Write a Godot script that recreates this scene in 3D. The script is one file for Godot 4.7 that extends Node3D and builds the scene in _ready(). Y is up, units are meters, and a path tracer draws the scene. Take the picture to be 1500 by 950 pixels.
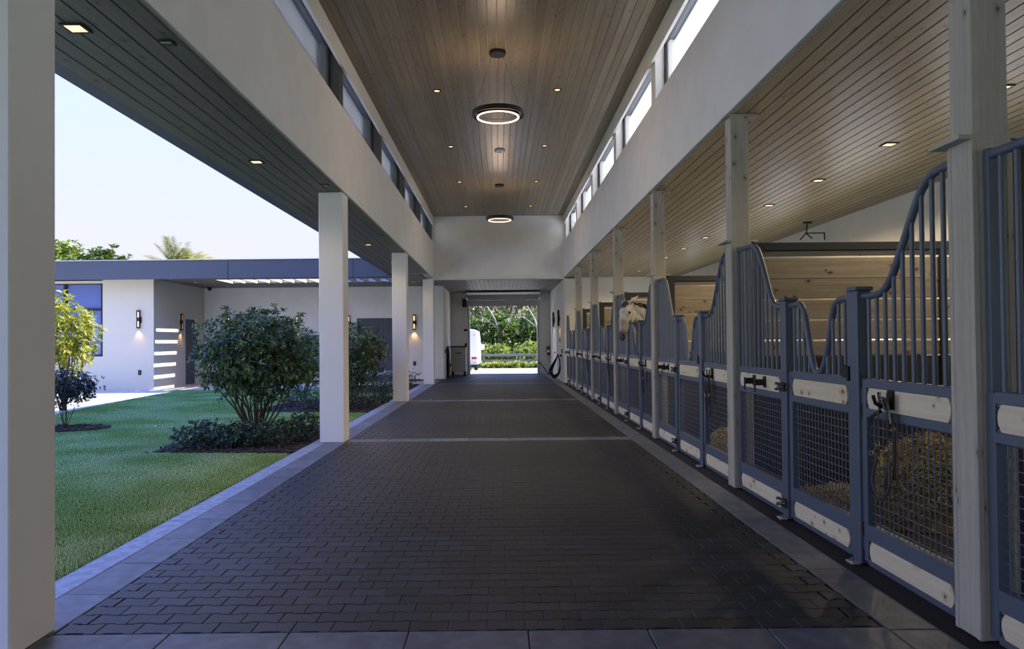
extends Node3D
# Barn aisle with a row of stalls on the right, an open courtyard on the left. Camera height 1.5 m, aisle runs towards -Z.

const B := 3.79            # bay length
const XS := 2.435          # plane of the stall fronts
const YC := 6.05           # high ceiling
const YL := 3.82           # low ceilings
const ZG := -26.5          # far gable
const ORD := ["nearest", "second", "third", "fourth", "fifth", "sixth", "seventh", "eighth", "ninth", "tenth", "eleventh"]

var rng := RandomNumberGenerator.new()
var M := {}
var taken := {}


func zk(k: float) -> float:
	return -(3.74 + B * k)


# ------------------------------------------------------------------ mesh builder
class MB:
	var v := PackedVector3Array()
	var n := PackedVector3Array()
	var t := PackedVector2Array()
	var ix := PackedInt32Array()
	var c := PackedColorArray()
	var off := Vector2.ZERO

	func vert(p: Vector3, nn: Vector3, uv: Vector2) -> int:
		v.append(p)
		n.append(nn)
		t.append(uv + off)
		return v.size() - 1

	func tri(a: int, b: int, d: int) -> void:
		var g := (v[b] - v[a]).cross(v[d] - v[a])
		ix.append(a)
		if g.dot(n[a] + n[b] + n[d]) > 0.0:
			ix.append(d)
			ix.append(b)
		else:
			ix.append(b)
			ix.append(d)

	func face(pts: Array, nn: Vector3, u: Vector3, w: Vector3) -> void:
		var first := v.size()
		for p in pts:
			vert(p, nn, Vector2(u.dot(p), w.dot(p)))
		for i in range(1, pts.size() - 1):
			tri(first, first + i, first + i + 1)

	func quad(a: Vector3, b: Vector3, d: Vector3, e: Vector3, nn: Vector3) -> void:
		face([a, b, d, e], nn, (b - a).normalized(), (e - a).normalized())

	func box(at: Vector3, s: Vector3, bev := 0.0, basis := Basis()) -> void:
		var h := s * 0.5
		var long := s.max_axis_index()
		bev = minf(bev, s[s.min_axis_index()] * 0.45)
		for a in 3:
			var b := (a + 1) % 3
			var d := (a + 2) % 3
			var ua := long
			if a == long:
				ua = b
			var wa := 3 - a - ua
			for sg in [-1.0, 1.0]:
				var nn := Vector3.ZERO
				nn[a] = sg
				var first := v.size()
				for q in [[-1, -1], [1, -1], [1, 1], [-1, 1]]:
					var p := Vector3.ZERO
					p[a] = sg * h[a]
					p[b] = q[0] * (h[b] - bev)
					p[d] = q[1] * (h[d] - bev)
					vert(at + basis * p, basis * nn, Vector2(p[ua], p[wa]))
				tri(first, first + 1, first + 2)
				tri(first, first + 2, first + 3)
		if bev <= 0.0:
			return
		for a in 3:
			var b := (a + 1) % 3
			var d := (a + 2) % 3
			for sb in [-1.0, 1.0]:
				for sd in [-1.0, 1.0]:
					var nn := Vector3.ZERO
					nn[b] = sb
					nn[d] = sd
					nn = nn.normalized()
					var first := v.size()
					for q in [[-1, 0], [1, 0], [1, 1], [-1, 1]]:
						var p := Vector3.ZERO
						p[a] = q[0] * (h[a] - bev)
						p[b] = sb * (h[b] - (bev if q[1] == 1 else 0.0))
						p[d] = sd * (h[d] - (0.0 if q[1] == 1 else bev))
						var across: float = p[b] if a == long else p[d]
						vert(at + basis * p, basis * nn, Vector2(p[a], across))
					tri(first, first + 1, first + 2)
					tri(first, first + 2, first + 3)
		for sx in [-1.0, 1.0]:
			for sy in [-1.0, 1.0]:
				for sz in [-1.0, 1.0]:
					var sg := Vector3(sx, sy, sz)
					var first := v.size()
					for a in 3:
						var p := h - Vector3(bev, bev, bev)
						p[a] = h[a]
						vert(at + basis * (p * sg), basis * sg.normalized(), Vector2(p.x, p.y))
					tri(first, first + 1, first + 2)

	# round tube along points; r a number or one radius per point
	func tube(pts: Array, r, sides := 8, closed := false, flat := 1.0, up := Vector3.UP) -> void:
		var count := pts.size()
		var first := v.size()
		var side := Vector3.ZERO
		var along := 0.0
		for i in count + (1 if closed else 0):
			var p: Vector3 = pts[i % count]
			var before: Vector3 = pts[(i - 1 + count) % count] if closed else pts[maxi(i - 1, 0)]
			var after: Vector3 = pts[(i + 1) % count] if closed else pts[mini(i + 1, count - 1)]
			var dir := (after - before).normalized()
			if side == Vector3.ZERO:
				side = up.cross(dir)
				if side.length() < 0.05:
					side = Vector3.RIGHT.cross(dir)
			side = (side - dir * side.dot(dir)).normalized()
			var lift := dir.cross(side)
			var rr: float = r if not r is Array else r[i % count]
			for k in sides + 1:
				var a := TAU * k / sides
				var o := side * cos(a) * rr + lift * sin(a) * rr * flat
				vert(p + o, (side * cos(a) * flat + lift * sin(a)).normalized(), Vector2(along, a * rr))
			along += p.distance_to(after)
		var rows := count + (1 if closed else 0)
		for i in rows - 1:
			for k in sides:
				var a := first + i * (sides + 1) + k
				tri(a, a + 1, a + sides + 2)
				tri(a, a + sides + 2, a + sides + 1)
		if not closed:
			for e in [0, rows - 1]:
				var c0: int = first + e * (sides + 1)
				var dir: Vector3 = (pts[0] - pts[1] if e == 0 else pts[count - 1] - pts[count - 2]).normalized()
				var mid := vert(pts[0] if e == 0 else pts[count - 1], dir, Vector2.ZERO)
				for k in sides:
					var a := vert(v[c0 + k], dir, Vector2.ZERO)
					var b := vert(v[c0 + k + 1], dir, Vector2.ZERO)
					tri(mid, a, b)

	# surface of revolution about an axis through at; profile of (radius, height)
	func lathe(at: Vector3, profile: Array, sides := 24, basis := Basis()) -> void:
		for i in profile.size() - 1:
			var p: Vector2 = profile[i]
			var q: Vector2 = profile[i + 1]
			var m := Vector2(q.y - p.y, p.x - q.x).normalized()
			var first := v.size()
			for k in sides + 1:
				var a := TAU * k / sides
				var o := Vector3(cos(a), 0, sin(a))
				var nn := basis * (o * m.x + Vector3.UP * m.y)
				vert(at + basis * (o * p.x + Vector3.UP * p.y), nn, Vector2(a * 0.2, p.y))
				vert(at + basis * (o * q.x + Vector3.UP * q.y), nn, Vector2(a * 0.2, q.y))
			for k in sides:
				var a := first + k * 2
				if p.x > 1e-5:
					tri(a, a + 1, a + 2)
				if q.x > 1e-5:
					tri(a + 1, a + 3, a + 2)

	# polygon in the plane (u, w) at origin o, thickness th along u x w, front edges chamfered
	func plate(poly: PackedVector2Array, o: Vector3, u: Vector3, w: Vector3, th: float, cham := 0.0) -> void:
		var nn := u.cross(w).normalized()
		var inner := poly
		if cham > 0.0:
			var shrunk := Geometry2D.offset_polygon(poly, -cham, Geometry2D.JOIN_MITER)
			if shrunk.size() == 1 and shrunk[0].size() == poly.size():
				inner = shrunk[0]
				var best := 0
				for i in poly.size():
					if inner[i].distance_to(poly[0]) < inner[best].distance_to(poly[0]):
						best = i
				var turned := PackedVector2Array()
				for i in poly.size():
					turned.append(inner[(i + best) % poly.size()])
				inner = turned
			else:
				cham = 0.0
		for side in [1.0, -1.0]:
			var src := inner if side > 0.0 else poly
			var first := v.size()
			for p in src:
				vert(o + u * p.x + w * p.y + nn * (th if side > 0.0 else 0.0), nn * side, p)
			var idx := Geometry2D.triangulate_polygon(src)
			for i in range(0, idx.size(), 3):
				tri(first + idx[i], first + idx[i + 1], first + idx[i + 2])
		var mid := Vector2.ZERO
		for p in poly:
			mid += p / poly.size()
		var turn := -1.0 if Geometry2D.is_polygon_clockwise(poly) else 1.0
		for i in poly.size():
			var j := (i + 1) % poly.size()
			var e := (poly[j] - poly[i]).normalized()
			var out2 := Vector2(e.y, -e.x) * turn
			var out3 := u * out2.x + w * out2.y
			var lo_i := o + u * poly[i].x + w * poly[i].y
			var lo_j := o + u * poly[j].x + w * poly[j].y
			var hi := nn * (th - cham)
			face([lo_i, lo_j, lo_j + hi, lo_i + hi], out3, u, w)
			if cham > 0.0:
				var ti := o + u * inner[i].x + w * inner[i].y + nn * th
				var tj := o + u * inner[j].x + w * inner[j].y + nn * th
				face([lo_i + hi, lo_j + hi, tj, ti], (out3 + nn).normalized(), u, w)

	func mesh() -> ArrayMesh:
		var a := []
		a.resize(Mesh.ARRAY_MAX)
		a[Mesh.ARRAY_VERTEX] = v
		a[Mesh.ARRAY_NORMAL] = n
		a[Mesh.ARRAY_TEX_UV] = t
		if c.size() == v.size() and c.size():
			a[Mesh.ARRAY_COLOR] = c
		a[Mesh.ARRAY_INDEX] = ix
		var m := ArrayMesh.new()
		m.add_surface_from_arrays(Mesh.PRIMITIVE_TRIANGLES, a)
		return m


# ------------------------------------------------------------------ node helpers
func number(called: String) -> String:
	if not taken.has(called):
		taken[called] = 0
		return called
	taken[called] += 1
	return "%s_%03d" % [called, taken[called]]


func part(parent: Node, called: String, shape, mat: Material, at := Vector3.ZERO, label := "") -> MeshInstance3D:
	var o := MeshInstance3D.new()
	o.mesh = shape.mesh() if shape is MB else shape
	o.material_override = mat
	o.position = at
	o.name = number(called) if parent == self else called
	o.cast_shadow = GeometryInstance3D.SHADOW_CASTING_SETTING_ON
	parent.add_child(o, true)
	if label:
		o.set_meta("label", label)
	return o


func tag(o: Node, label: String, category: String, group := "", kind := "") -> void:
	o.set_meta("label", label)
	if category:
		o.set_meta("category", category)
	if group:
		o.set_meta("group", group)
	if kind:
		o.set_meta("kind", kind)


func thing(called: String, label: String, category: String, at := Vector3.ZERO, group := "", kind := "") -> Node3D:
	var o := Node3D.new()
	o.name = number(called)
	o.position = at
	add_child(o, true)
	tag(o, label, category, group, kind)
	return o


func copy(src: Node3D, called: String, at: Vector3, label: String) -> Node3D:
	var o: Node3D = src.duplicate()
	o.name = number(called)
	o.position = at
	add_child(o, true)
	o.set_meta("label", label)
	return o


func box1(at: Vector3, s: Vector3, bev := 0.0) -> MB:
	var m := MB.new()
	m.box(at, s, bev)
	return m


func span(x0: float, x1: float, y0: float, y1: float, z0: float, z1: float, bev := 0.0) -> MB:
	return box1(Vector3((x0 + x1) / 2, (y0 + y1) / 2, (z0 + z1) / 2), Vector3(absf(x1 - x0), absf(y1 - y0), absf(z1 - z0)), bev)


func many(parent: Node, called: String, shape: Mesh, mat: Material, where: Array, tint: Array = []) -> MultiMeshInstance3D:
	var mm := MultiMesh.new()
	mm.transform_format = MultiMesh.TRANSFORM_3D
	mm.use_colors = not tint.is_empty()
	mm.mesh = shape
	mm.instance_count = where.size()
	for i in where.size():
		mm.set_instance_transform(i, where[i])
		if not tint.is_empty():
			mm.set_instance_color(i, tint[i])
	var o := MultiMeshInstance3D.new()
	o.multimesh = mm
	o.material_override = mat
	o.name = number(called) if parent == self else called
	o.set_meta("kind", "stuff")
	parent.add_child(o, true)
	return o


# ------------------------------------------------------------------ materials
func plain(color: Color, rough := 0.7, metal := 0.0, spec := 0.5) -> StandardMaterial3D:
	var m := StandardMaterial3D.new()
	m.albedo_color = color
	m.roughness = rough
	m.metallic = metal
	m.metallic_specular = spec
	return m


func glow(color: Color, energy: float) -> StandardMaterial3D:
	var m := plain(Color(0.9, 0.9, 0.9), 0.5)
	m.emission_enabled = true
	m.emission = color
	m.emission_energy_multiplier = energy
	return m


func noise(freq: float, octaves: int, s: int) -> FastNoiseLite:
	var f := FastNoiseLite.new()
	f.seed = s
	f.frequency = freq
	f.fractal_octaves = octaves
	f.noise_type = FastNoiseLite.TYPE_SIMPLEX
	return f


func noise_tex(freq: float, octaves: int, s: int, a: Color, b: Color, size := 512, bump := false) -> NoiseTexture2D:
	var t := NoiseTexture2D.new()
	t.width = size
	t.height = size
	t.seamless = true
	t.noise = noise(freq, octaves, s)
	if bump:
		t.as_normal_map = true
		t.bump_strength = 2.0
	else:
		var g := Gradient.new()
		g.set_color(0, a)
		g.set_color(1, b)
		g.set_offset(0, 0.25)
		g.set_offset(1, 0.75)
		t.color_ramp = g
	return t


func world_noise(m: StandardMaterial3D, tex: Texture2D, per_metre: float, world := true) -> StandardMaterial3D:
	m.albedo_texture = tex
	m.uv1_triplanar = true
	m.uv1_world_triplanar = world
	m.uv1_scale = Vector3.ONE * per_metre
	return m


# boards: 4 m along u, 0.25 m across v, with grain, streaks and knots
func wood_tex(s: int, light: Color, dark: Color, knots: int, knot: Color, contrast: float) -> ImageTexture:
	var w := 1024
	var h := 128
	var a := noise(0.035, 3, s).get_seamless_image(w / 16, h)
	a.resize(w, h, Image.INTERPOLATE_CUBIC)
	var b := noise(0.16, 2, s + 1).get_seamless_image(w / 8, h)
	b.resize(w, h, Image.INTERPOLATE_CUBIC)
	var da := a.get_data()
	var db := b.get_data()
	var val := PackedFloat32Array()
	val.resize(w * h)
	for i in w * h:
		val[i] = clampf((da[i] * 0.6 + db[i] * 0.4) / 255.0 * contrast + 0.5 - 0.5 * contrast, 0.0, 1.0)
	var kn := PackedFloat32Array()
	kn.resize(w * h)
	var r := RandomNumberGenerator.new()
	r.seed = s
	for q in knots:
		var cx := r.randi_range(40, w - 40)
		var cy := r.randi_range(20, h - 20)
		var rad := r.randf_range(0.006, 0.016)
		var asp := r.randf_range(1.0, 1.8)
		for y in range(maxi(cy - 40, 0), mini(cy + 40, h)):
			for x in range(maxi(cx - 40, 0), mini(cx + 40, w)):
				var dx := (x - cx) / 256.0 / asp
				var dy := (y - cy) / 512.0
				var d := sqrt(dx * dx + dy * dy) / rad
				var i := y * w + x
				if d < 1.0:
					kn[i] = maxf(kn[i], 1.0 - d * 0.45)
				elif d < 3.2:
					kn[i] = maxf(kn[i], 0.35 * (3.2 - d) / 2.2 * (0.6 + 0.4 * sin(d * 9.0)))
	var bytes := PackedByteArray()
	bytes.resize(w * h * 3)
	for i in w * h:
		var f := val[i]
		var k := kn[i]
		bytes[i * 3] = int(clampf(lerpf(lerpf(dark.r, light.r, f), knot.r, k), 0, 1) * 255)
		bytes[i * 3 + 1] = int(clampf(lerpf(lerpf(dark.g, light.g, f), knot.g, k), 0, 1) * 255)
		bytes[i * 3 + 2] = int(clampf(lerpf(lerpf(dark.b, light.b, f), knot.b, k), 0, 1) * 255)
	return ImageTexture.create_from_image(Image.create_from_data(w, h, false, Image.FORMAT_RGB8, bytes))


func wood(s: int, light: Color, dark: Color, knots: int, knot: Color, contrast: float, rough: float) -> StandardMaterial3D:
	var m := plain(Color.WHITE, rough)
	m.albedo_texture = wood_tex(s, light, dark, knots, knot, contrast)
	m.uv1_scale = Vector3(0.25, 4.0, 1.0)
	m.uv1_offset = Vector3(0.0, 0.5, 0.0)
	return m


func leafy(color: Color, rough: float, back: Color) -> StandardMaterial3D:
	var m := plain(color, rough)
	m.vertex_color_use_as_albedo = true
	m.backlight_enabled = true
	m.backlight = back
	m.cull_mode = BaseMaterial3D.CULL_DISABLED
	return m


func make_materials() -> void:
	M.stucco = world_noise(plain(Color.WHITE, 0.85, 0.0, 0.3), noise_tex(0.008, 3, 11, Color(0.925, 0.918, 0.895), Color(0.94, 0.934, 0.912)), 0.3)
	M.stucco_grey = plain(Color(0.82, 0.80, 0.735), 0.85, 0.0, 0.3)
	M.stucco_plain = plain(Color(0.935, 0.93, 0.915), 0.85, 0.0, 0.3)
	M.ceiling = wood(21, Color(0.595, 0.545, 0.43), Color(0.455, 0.41, 0.315), 9, Color(0.20, 0.16, 0.12), 1.1, 0.33)
	M.ceiling_b = wood(22, Color(0.56, 0.51, 0.40), Color(0.425, 0.385, 0.295), 14, Color(0.19, 0.15, 0.11), 1.2, 0.33)
	M.ceiling_c = wood(23, Color(0.63, 0.58, 0.465), Color(0.49, 0.445, 0.35), 6, Color(0.22, 0.18, 0.13), 1.0, 0.33)
	M.soffit_lit = plain(Color(0.93, 0.92, 0.89), 0.7)  # right soffit boards: brightness of bounced sun put into their colour
	M.ceiling_tongue = plain(Color(0.74, 0.67, 0.56), 0.45)
	M.soffit_a = wood(24, Color(0.47, 0.455, 0.39), Color(0.36, 0.345, 0.29), 10, Color(0.18, 0.16, 0.13), 1.1, 0.5)
	M.soffit_b = wood(25, Color(0.44, 0.425, 0.365), Color(0.335, 0.32, 0.27), 12, Color(0.18, 0.16, 0.13), 1.1, 0.5)
	M.post = wood(31, Color(0.76, 0.75, 0.71), Color(0.64, 0.625, 0.585), 7, Color(0.36, 0.30, 0.24), 1.0, 0.6)
	M.pine = wood(41, Color(0.90, 0.87, 0.77), Color(0.82, 0.775, 0.665), 16, Color(0.42, 0.27, 0.14), 1.0, 0.6)
	M.pine_b = wood(42, Color(0.91, 0.88, 0.79), Color(0.83, 0.785, 0.68), 22, Color(0.40, 0.25, 0.13), 1.1, 0.6)
	M.partition_a = wood(51, Color(0.70, 0.655, 0.57), Color(0.58, 0.535, 0.46), 12, Color(0.20, 0.13, 0.08), 1.2, 0.65)
	M.partition_b = wood(52, Color(0.67, 0.625, 0.545), Color(0.54, 0.495, 0.425), 20, Color(0.18, 0.12, 0.08), 1.4, 0.65)
	M.steel = plain(Color(0.36, 0.405, 0.475), 0.42, 0.15)
	M.steel_dark = plain(Color(0.20, 0.21, 0.235), 0.5, 0.1)
	M.fascia = plain(Color(0.30, 0.325, 0.38), 0.5, 0.1)
	M.bronze = plain(Color(0.16, 0.155, 0.15), 0.45, 0.3)
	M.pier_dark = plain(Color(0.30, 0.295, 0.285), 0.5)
	M.black = plain(Color(0.055, 0.055, 0.06), 0.55)
	M.rubber_black = plain(Color(0.10, 0.10, 0.105), 0.85)
	M.chrome = plain(Color(0.78, 0.78, 0.78), 0.25, 1.0)
	M.galv = plain(Color(0.70, 0.71, 0.72), 0.45, 0.4)
	M.brass = plain(Color(0.72, 0.60, 0.36), 0.35, 1.0)
	M.leather = plain(Color(0.19, 0.155, 0.135), 0.5)
	M.leather_black = plain(Color(0.07, 0.065, 0.065), 0.5)
	M.rope = plain(Color(0.08, 0.085, 0.11), 0.9)
	for i in 4:
		var g: float = [0.155, 0.195, 0.172, 0.225][i]
		var m := plain(Color.WHITE, 0.55, 0.0, 0.5)
		world_noise(m, noise_tex(0.09, 4, 60 + i, Color(g * 0.70, g * 0.76, g * 0.86), Color(g * 0.94, g * 1.02, g * 1.14), 256), 1.7)
		M["paver%d" % i] = m
	M.paver_far = M.paver0.duplicate()
	M.paver_far.vertex_color_use_as_albedo = true
	for i in 3:
		var g: float = [0.40, 0.43, 0.375][i]
		M["slate%d" % i] = world_noise(plain(Color.WHITE, 0.5, 0.0, 0.5), noise_tex(0.012, 5, 70 + i, Color(g * 0.82, g * 0.87, g * 0.98), Color(g * 0.98, g * 1.04, g * 1.14)), 0.8)
	M.kerb = world_noise(plain(Color.WHITE, 0.55), noise_tex(0.02, 5, 75, Color(0.50, 0.54, 0.60), Color(0.59, 0.63, 0.69)), 0.8)
	M.grit = world_noise(plain(Color.WHITE, 0.95), noise_tex(0.3, 3, 80, Color(0.06, 0.06, 0.065), Color(0.22, 0.22, 0.23)), 2.0)
	M.soil = world_noise(plain(Color.WHITE, 0.95), noise_tex(0.15, 4, 81, Color(0.10, 0.075, 0.055), Color(0.26, 0.20, 0.15)), 1.5)
	M.turf = world_noise(plain(Color.WHITE, 0.95), noise_tex(0.05, 5, 82, Color(0.27, 0.36, 0.14), Color(0.40, 0.49, 0.23)), 0.35)
	M.blade = leafy(Color.WHITE, 0.6, Color(0.35, 0.45, 0.15))
	M.blade.metallic_specular = 0.12
	M.concrete = world_noise(plain(Color.WHITE, 0.9), noise_tex(0.02, 4, 83, Color(0.74, 0.70, 0.63), Color(0.80, 0.77, 0.71)), 0.4)
	M.bedding = world_noise(plain(Color.WHITE, 0.95), noise_tex(0.12, 4, 84, Color(0.17, 0.15, 0.12), Color(0.28, 0.245, 0.20)), 1.4)
	M.hay = world_noise(plain(Color.WHITE, 0.95), noise_tex(0.2, 3, 85, Color(0.36, 0.31, 0.18), Color(0.66, 0.57, 0.35)), 2.0)
	M.straw = plain(Color.WHITE, 0.8)
	M.straw.vertex_color_use_as_albedo = true
	M.leaf = leafy(Color.WHITE, 0.32, Color(0.3, 0.4, 0.14))
	M.leaf_sun = leafy(Color.WHITE, 0.5, Color(0.9, 0.9, 0.4))
	M.bark = plain(Color(0.33, 0.26, 0.20), 0.9)
	M.bark_pale = plain(Color(0.62, 0.58, 0.52), 0.9)
	M.white = plain(Color(0.93, 0.93, 0.92), 0.4)
	M.door_white = plain(Color(0.86, 0.86, 0.85), 0.5)
	M.door_grey = plain(Color(0.30, 0.31, 0.35), 0.55)
	M.door_metal = plain(Color(0.72, 0.72, 0.73), 0.45)
	M.red = plain(Color(0.62, 0.06, 0.06), 0.35)
	M.tail = plain(Color(0.75, 0.05, 0.08), 0.3)
	M.roof = plain(Color(0.90, 0.89, 0.87), 0.8)
	M.glass = plain(Color(0.9, 0.95, 1.0, 0.08), 0.02)
	M.glass.transparency = BaseMaterial3D.TRANSPARENCY_ALPHA
	M.glass_sky_tint = plain(Color(0.40, 0.50, 0.80, 0.6), 0.03)  # reflected sky blue put into the pane colour
	M.glass_sky_tint.transparency = BaseMaterial3D.TRANSPARENCY_ALPHA
	M.lens = glow(Color(1.0, 0.80, 0.56), 0.7)
	M.ring = glow(Color(1.0, 0.86, 0.78), 0.6)
	M.lamp = glow(Color(1.0, 0.76, 0.46), 0.5)
	M.fence = plain(Color(0.47, 0.45, 0.43), 0.9)
	M.nozzle = plain(Color(0.32, 0.31, 0.29), 0.6)


# ------------------------------------------------------------------ scene
func _ready() -> void:
	rng.seed = 7
	setup_camera_and_light()
	make_materials()
	floors()
	shell()
	ceilings()
	stalls()
	columns()
	pendants_and_downlights()
	passage()
	courtyard_building()
	garden()
	far_outdoors()
	horse()


func setup_camera_and_light() -> void:
	var cam := Camera3D.new()
	cam.name = "camera"
	cam.projection = Camera3D.PROJECTION_FRUSTUM
	cam.near = 0.1
	cam.far = 400.0
	cam.size = 0.1 * 950.0 / 1075.0
	cam.frustum_offset = Vector2(0.1 * (750.0 - 731.98) / 1075.0, 0.1 * (484.24 - 475.0) / 1075.0)
	cam.position = Vector3(0, 1.5, 0)
	cam.basis = Basis(Vector3.UP, -0.0004) * Basis(Vector3.RIGHT, 0.0148) * Basis(Vector3.BACK, -0.0094)
	add_child(cam)
	cam.current = true
	var sky := ProceduralSkyMaterial.new()
	sky.sky_top_color = Color(0.27, 0.51, 1.0)
	sky.sky_horizon_color = Color(0.482, 0.467, 0.39)
	sky.sky_curve = 0.75
	sky.ground_bottom_color = Color(0.42, 0.42, 0.38)
	sky.ground_horizon_color = Color(0.7, 0.7, 0.68)
	sky.sun_angle_max = 2.0
	var env := Environment.new()
	env.background_mode = Environment.BG_SKY
	env.sky = Sky.new()
	env.sky.sky_material = sky
	env.tonemap_mode = Environment.TONE_MAPPER_LINEAR
	env.tonemap_exposure = 2.7
	env.background_energy_multiplier = 1.8
	env.sdfgi_enabled = true
	env.ssao_enabled = true
	env.ssil_enabled = true
	var we := WorldEnvironment.new()
	we.name = "environment"
	we.environment = env
	add_child(we)
	var sun := DirectionalLight3D.new()
	sun.name = "sun"
	sun.light_color = Color(1.0, 0.985, 0.955)
	sun.light_energy = 1.75
	sun.light_angular_distance = 0.5
	sun.shadow_enabled = true
	sun.sky_mode = DirectionalLight3D.SKY_MODE_LIGHT_ONLY
	add_child(sun)
	sun.look_at_from_position(Vector3.ZERO, -Vector3(1.0, 0.885, -0.16))


# ------------------------------------------------------------------ floors
func paver_shape() -> Mesh:
	var l := 0.2025
	var we := 0.0705
	var ww := 0.0585
	var s := 0.008
	var pts := PackedVector2Array()
	var half := [Vector2(-l / 2, we), Vector2(-l / 4 - s, we), Vector2(-l / 4 + s, ww), Vector2(l / 4 - s, ww), Vector2(l / 4 + s, we), Vector2(l / 2, we)]
	for p in half:
		pts.append(p)
	for i in 6:
		var p: Vector2 = half[5 - i]
		pts.append(Vector2(p.x, -p.y))
	var m := MB.new()
	m.plate(pts, Vector3(0, -0.03, 0), Vector3.RIGHT, Vector3.FORWARD, 0.03, 0.004)
	return m.mesh()


func floors() -> void:
	var f := thing("floor", "dark rubber paver aisle floor with grey slate tile bands and edging", "", Vector3.ZERO, "", "structure")
	part(f, "subfloor", span(-2.66, 2.0, -0.15, -0.014, 12.0, -36.0), M.rubber_black)
	part(f, "grit_strip", span(2.258, 2.62, -0.15, -0.012, 12.0, -26.6), M.grit)
	part(f, "stall_subfloor", span(2.62, 6.5, -0.15, -0.02, 12.0, -26.6), M.bedding)
	# rubber pavers between the tile bands, running bond
	var shape := paver_shape()
	var rows := []
	for seg in [[-3.845, -11.15], [-11.49, -18.72], [-19.06, -26.3], [-26.64, -34.0]]:
		var count := int(round((seg[0] - seg[1]) / 0.1325))
		for i in count:
			rows.append([seg[0] - (i + 0.5) * (seg[0] - seg[1]) / count, i % 2])
	var where := []
	var tint := []
	var made := 0
	for r in rows:
		var first := -2.335 + (0.1025 if r[1] == 0 else 0.0)
		for j in 22:
			var x: float = first + j * 0.205
			if x > 1.99 or x < -2.34:
				continue
			var cut := x > 1.90 or x < -2.26
			var at := Vector3(x, rng.randf_range(-0.0015, 0.001), r[0])
			var tf := Transform3D(Basis(Vector3.RIGHT, rng.randf_range(-0.01, 0.01)) * Basis(Vector3.BACK, rng.randf_range(-0.006, 0.006)), at)
			if cut:
				tf = Transform3D(Basis.from_scale(Vector3(0.5, 1, 1)), Vector3(1.935 if x > 0 else -2.29, 0.0, r[0]))
			if made < 298:
				var p := part(f, "rubber_paver", shape, M["paver%d" % rng.randi_range(0, 3)])
				p.transform = tf
				made += 1
			else:
				where.append(tf)
				var g := rng.randf_range(0.82, 1.15)
				tint.append(Color(g, g, g))
	many(f, "rubber_paver_field", shape, M.paver_far, where, tint)
	# slate slabs: edging, bands, front row
	for i in 52:
		var z0 := -0.05 - i * 0.63 + 1.9
		part(f, "slate_slab", span(-2.64, -2.347, -0.06, rng.randf_range(-0.001, 0.001), z0 - 0.004, z0 - 0.626, 0.004), M["slate%d" % rng.randi_range(0, 2)])
	for i in 28:
		var z0 := 1.2 - i * 1.0
		part(f, "slate_slab", span(1.997, 2.256, -0.06, rng.randf_range(-0.001, 0.001), z0 - 0.003, z0 - 0.997, 0.004), M["slate%d" % rng.randi_range(0, 2)])
	for i in 7:
		part(f, "slate_slab", span(1.997, 2.256, -0.06, 0.0, -26.8 - i, -27.794 - i, 0.004), M["slate%d" % rng.randi_range(0, 2)])
	for z in [-3.53, -11.17, -18.74, -26.32]:
		for i in 7:
			var x0 := -2.345 + i * 0.62
			part(f, "band_slab", span(x0 + 0.003, minf(x0 + 0.617, 1.992), -0.06, rng.randf_range(-0.001, 0.001), z, z - 0.305, 0.004), M["slate%d" % rng.randi_range(0, 2)])
	for i in 12:
		var z0 := 1.5 - i * 2.6
		part(f, "kerb_slab", span(-2.86, -2.655, -0.2, -0.005, z0 - 0.003, z0 - 2.597, 0.006), M.kerb)
	# rubber pavers nearer than the first band, under and behind the camera
	part(f, "near_rubber", span(-2.34, 1.99, -0.1, -0.006, 12.0, -3.53), M.paver0)
	# ground round about
	var g := part(self, "ground", span(-90, 90, -0.6, -0.16, 60, -140), M.turf)
	tag(g, "turf ground around the barn and its courtyard", "", "", "structure")
	var lawn := PackedVector2Array([Vector2(-2.87, 14.0), Vector2(-2.87, -24.3), Vector2(-10.9, -24.9), Vector2(-10.15, -17.5), Vector2(-9.4, -12.0), Vector2(-9.0, 14.0)])
	var lm := MB.new()
	var flat := PackedVector2Array()
	for p in lawn:
		flat.append(Vector2(p.x, -p.y))
	lm.plate(flat, Vector3(0, -0.3, 0), Vector3.RIGHT, Vector3.FORWARD, 0.26)
	g = part(self, "ground", lm, M.turf)
	tag(g, "shaded lawn of the courtyard beside the aisle", "", "", "structure")
	g = part(self, "ground", span(-30, -2.66, -0.3, -0.055, 14.0, -29.6), M.concrete)
	tag(g, "pale sunlit paving in front of the courtyard building", "", "", "structure")
	g = part(self, "ground", span(9.0, 16.0, -0.3, -0.14, 20.0, -34.0), M.concrete)  # unseen strip added so less green light bounces into the stalls
	tag(g, "added pale ground strip outside the stalls, for less green bounced light", "", "", "structure")
	g = part(self, "ground", span(-9, 12, -0.3, -0.012, -34.9, -41.5), M.concrete)
	tag(g, "bright driveway concrete beyond the far door", "", "", "structure")


# ------------------------------------------------------------------ shell
func wall(called: String, label: String, shape: MB, mat = null) -> Node3D:
	var o := part(self, called, shape, mat if mat else M.stucco)
	tag(o, label, "", "", "structure")
	return o


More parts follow.
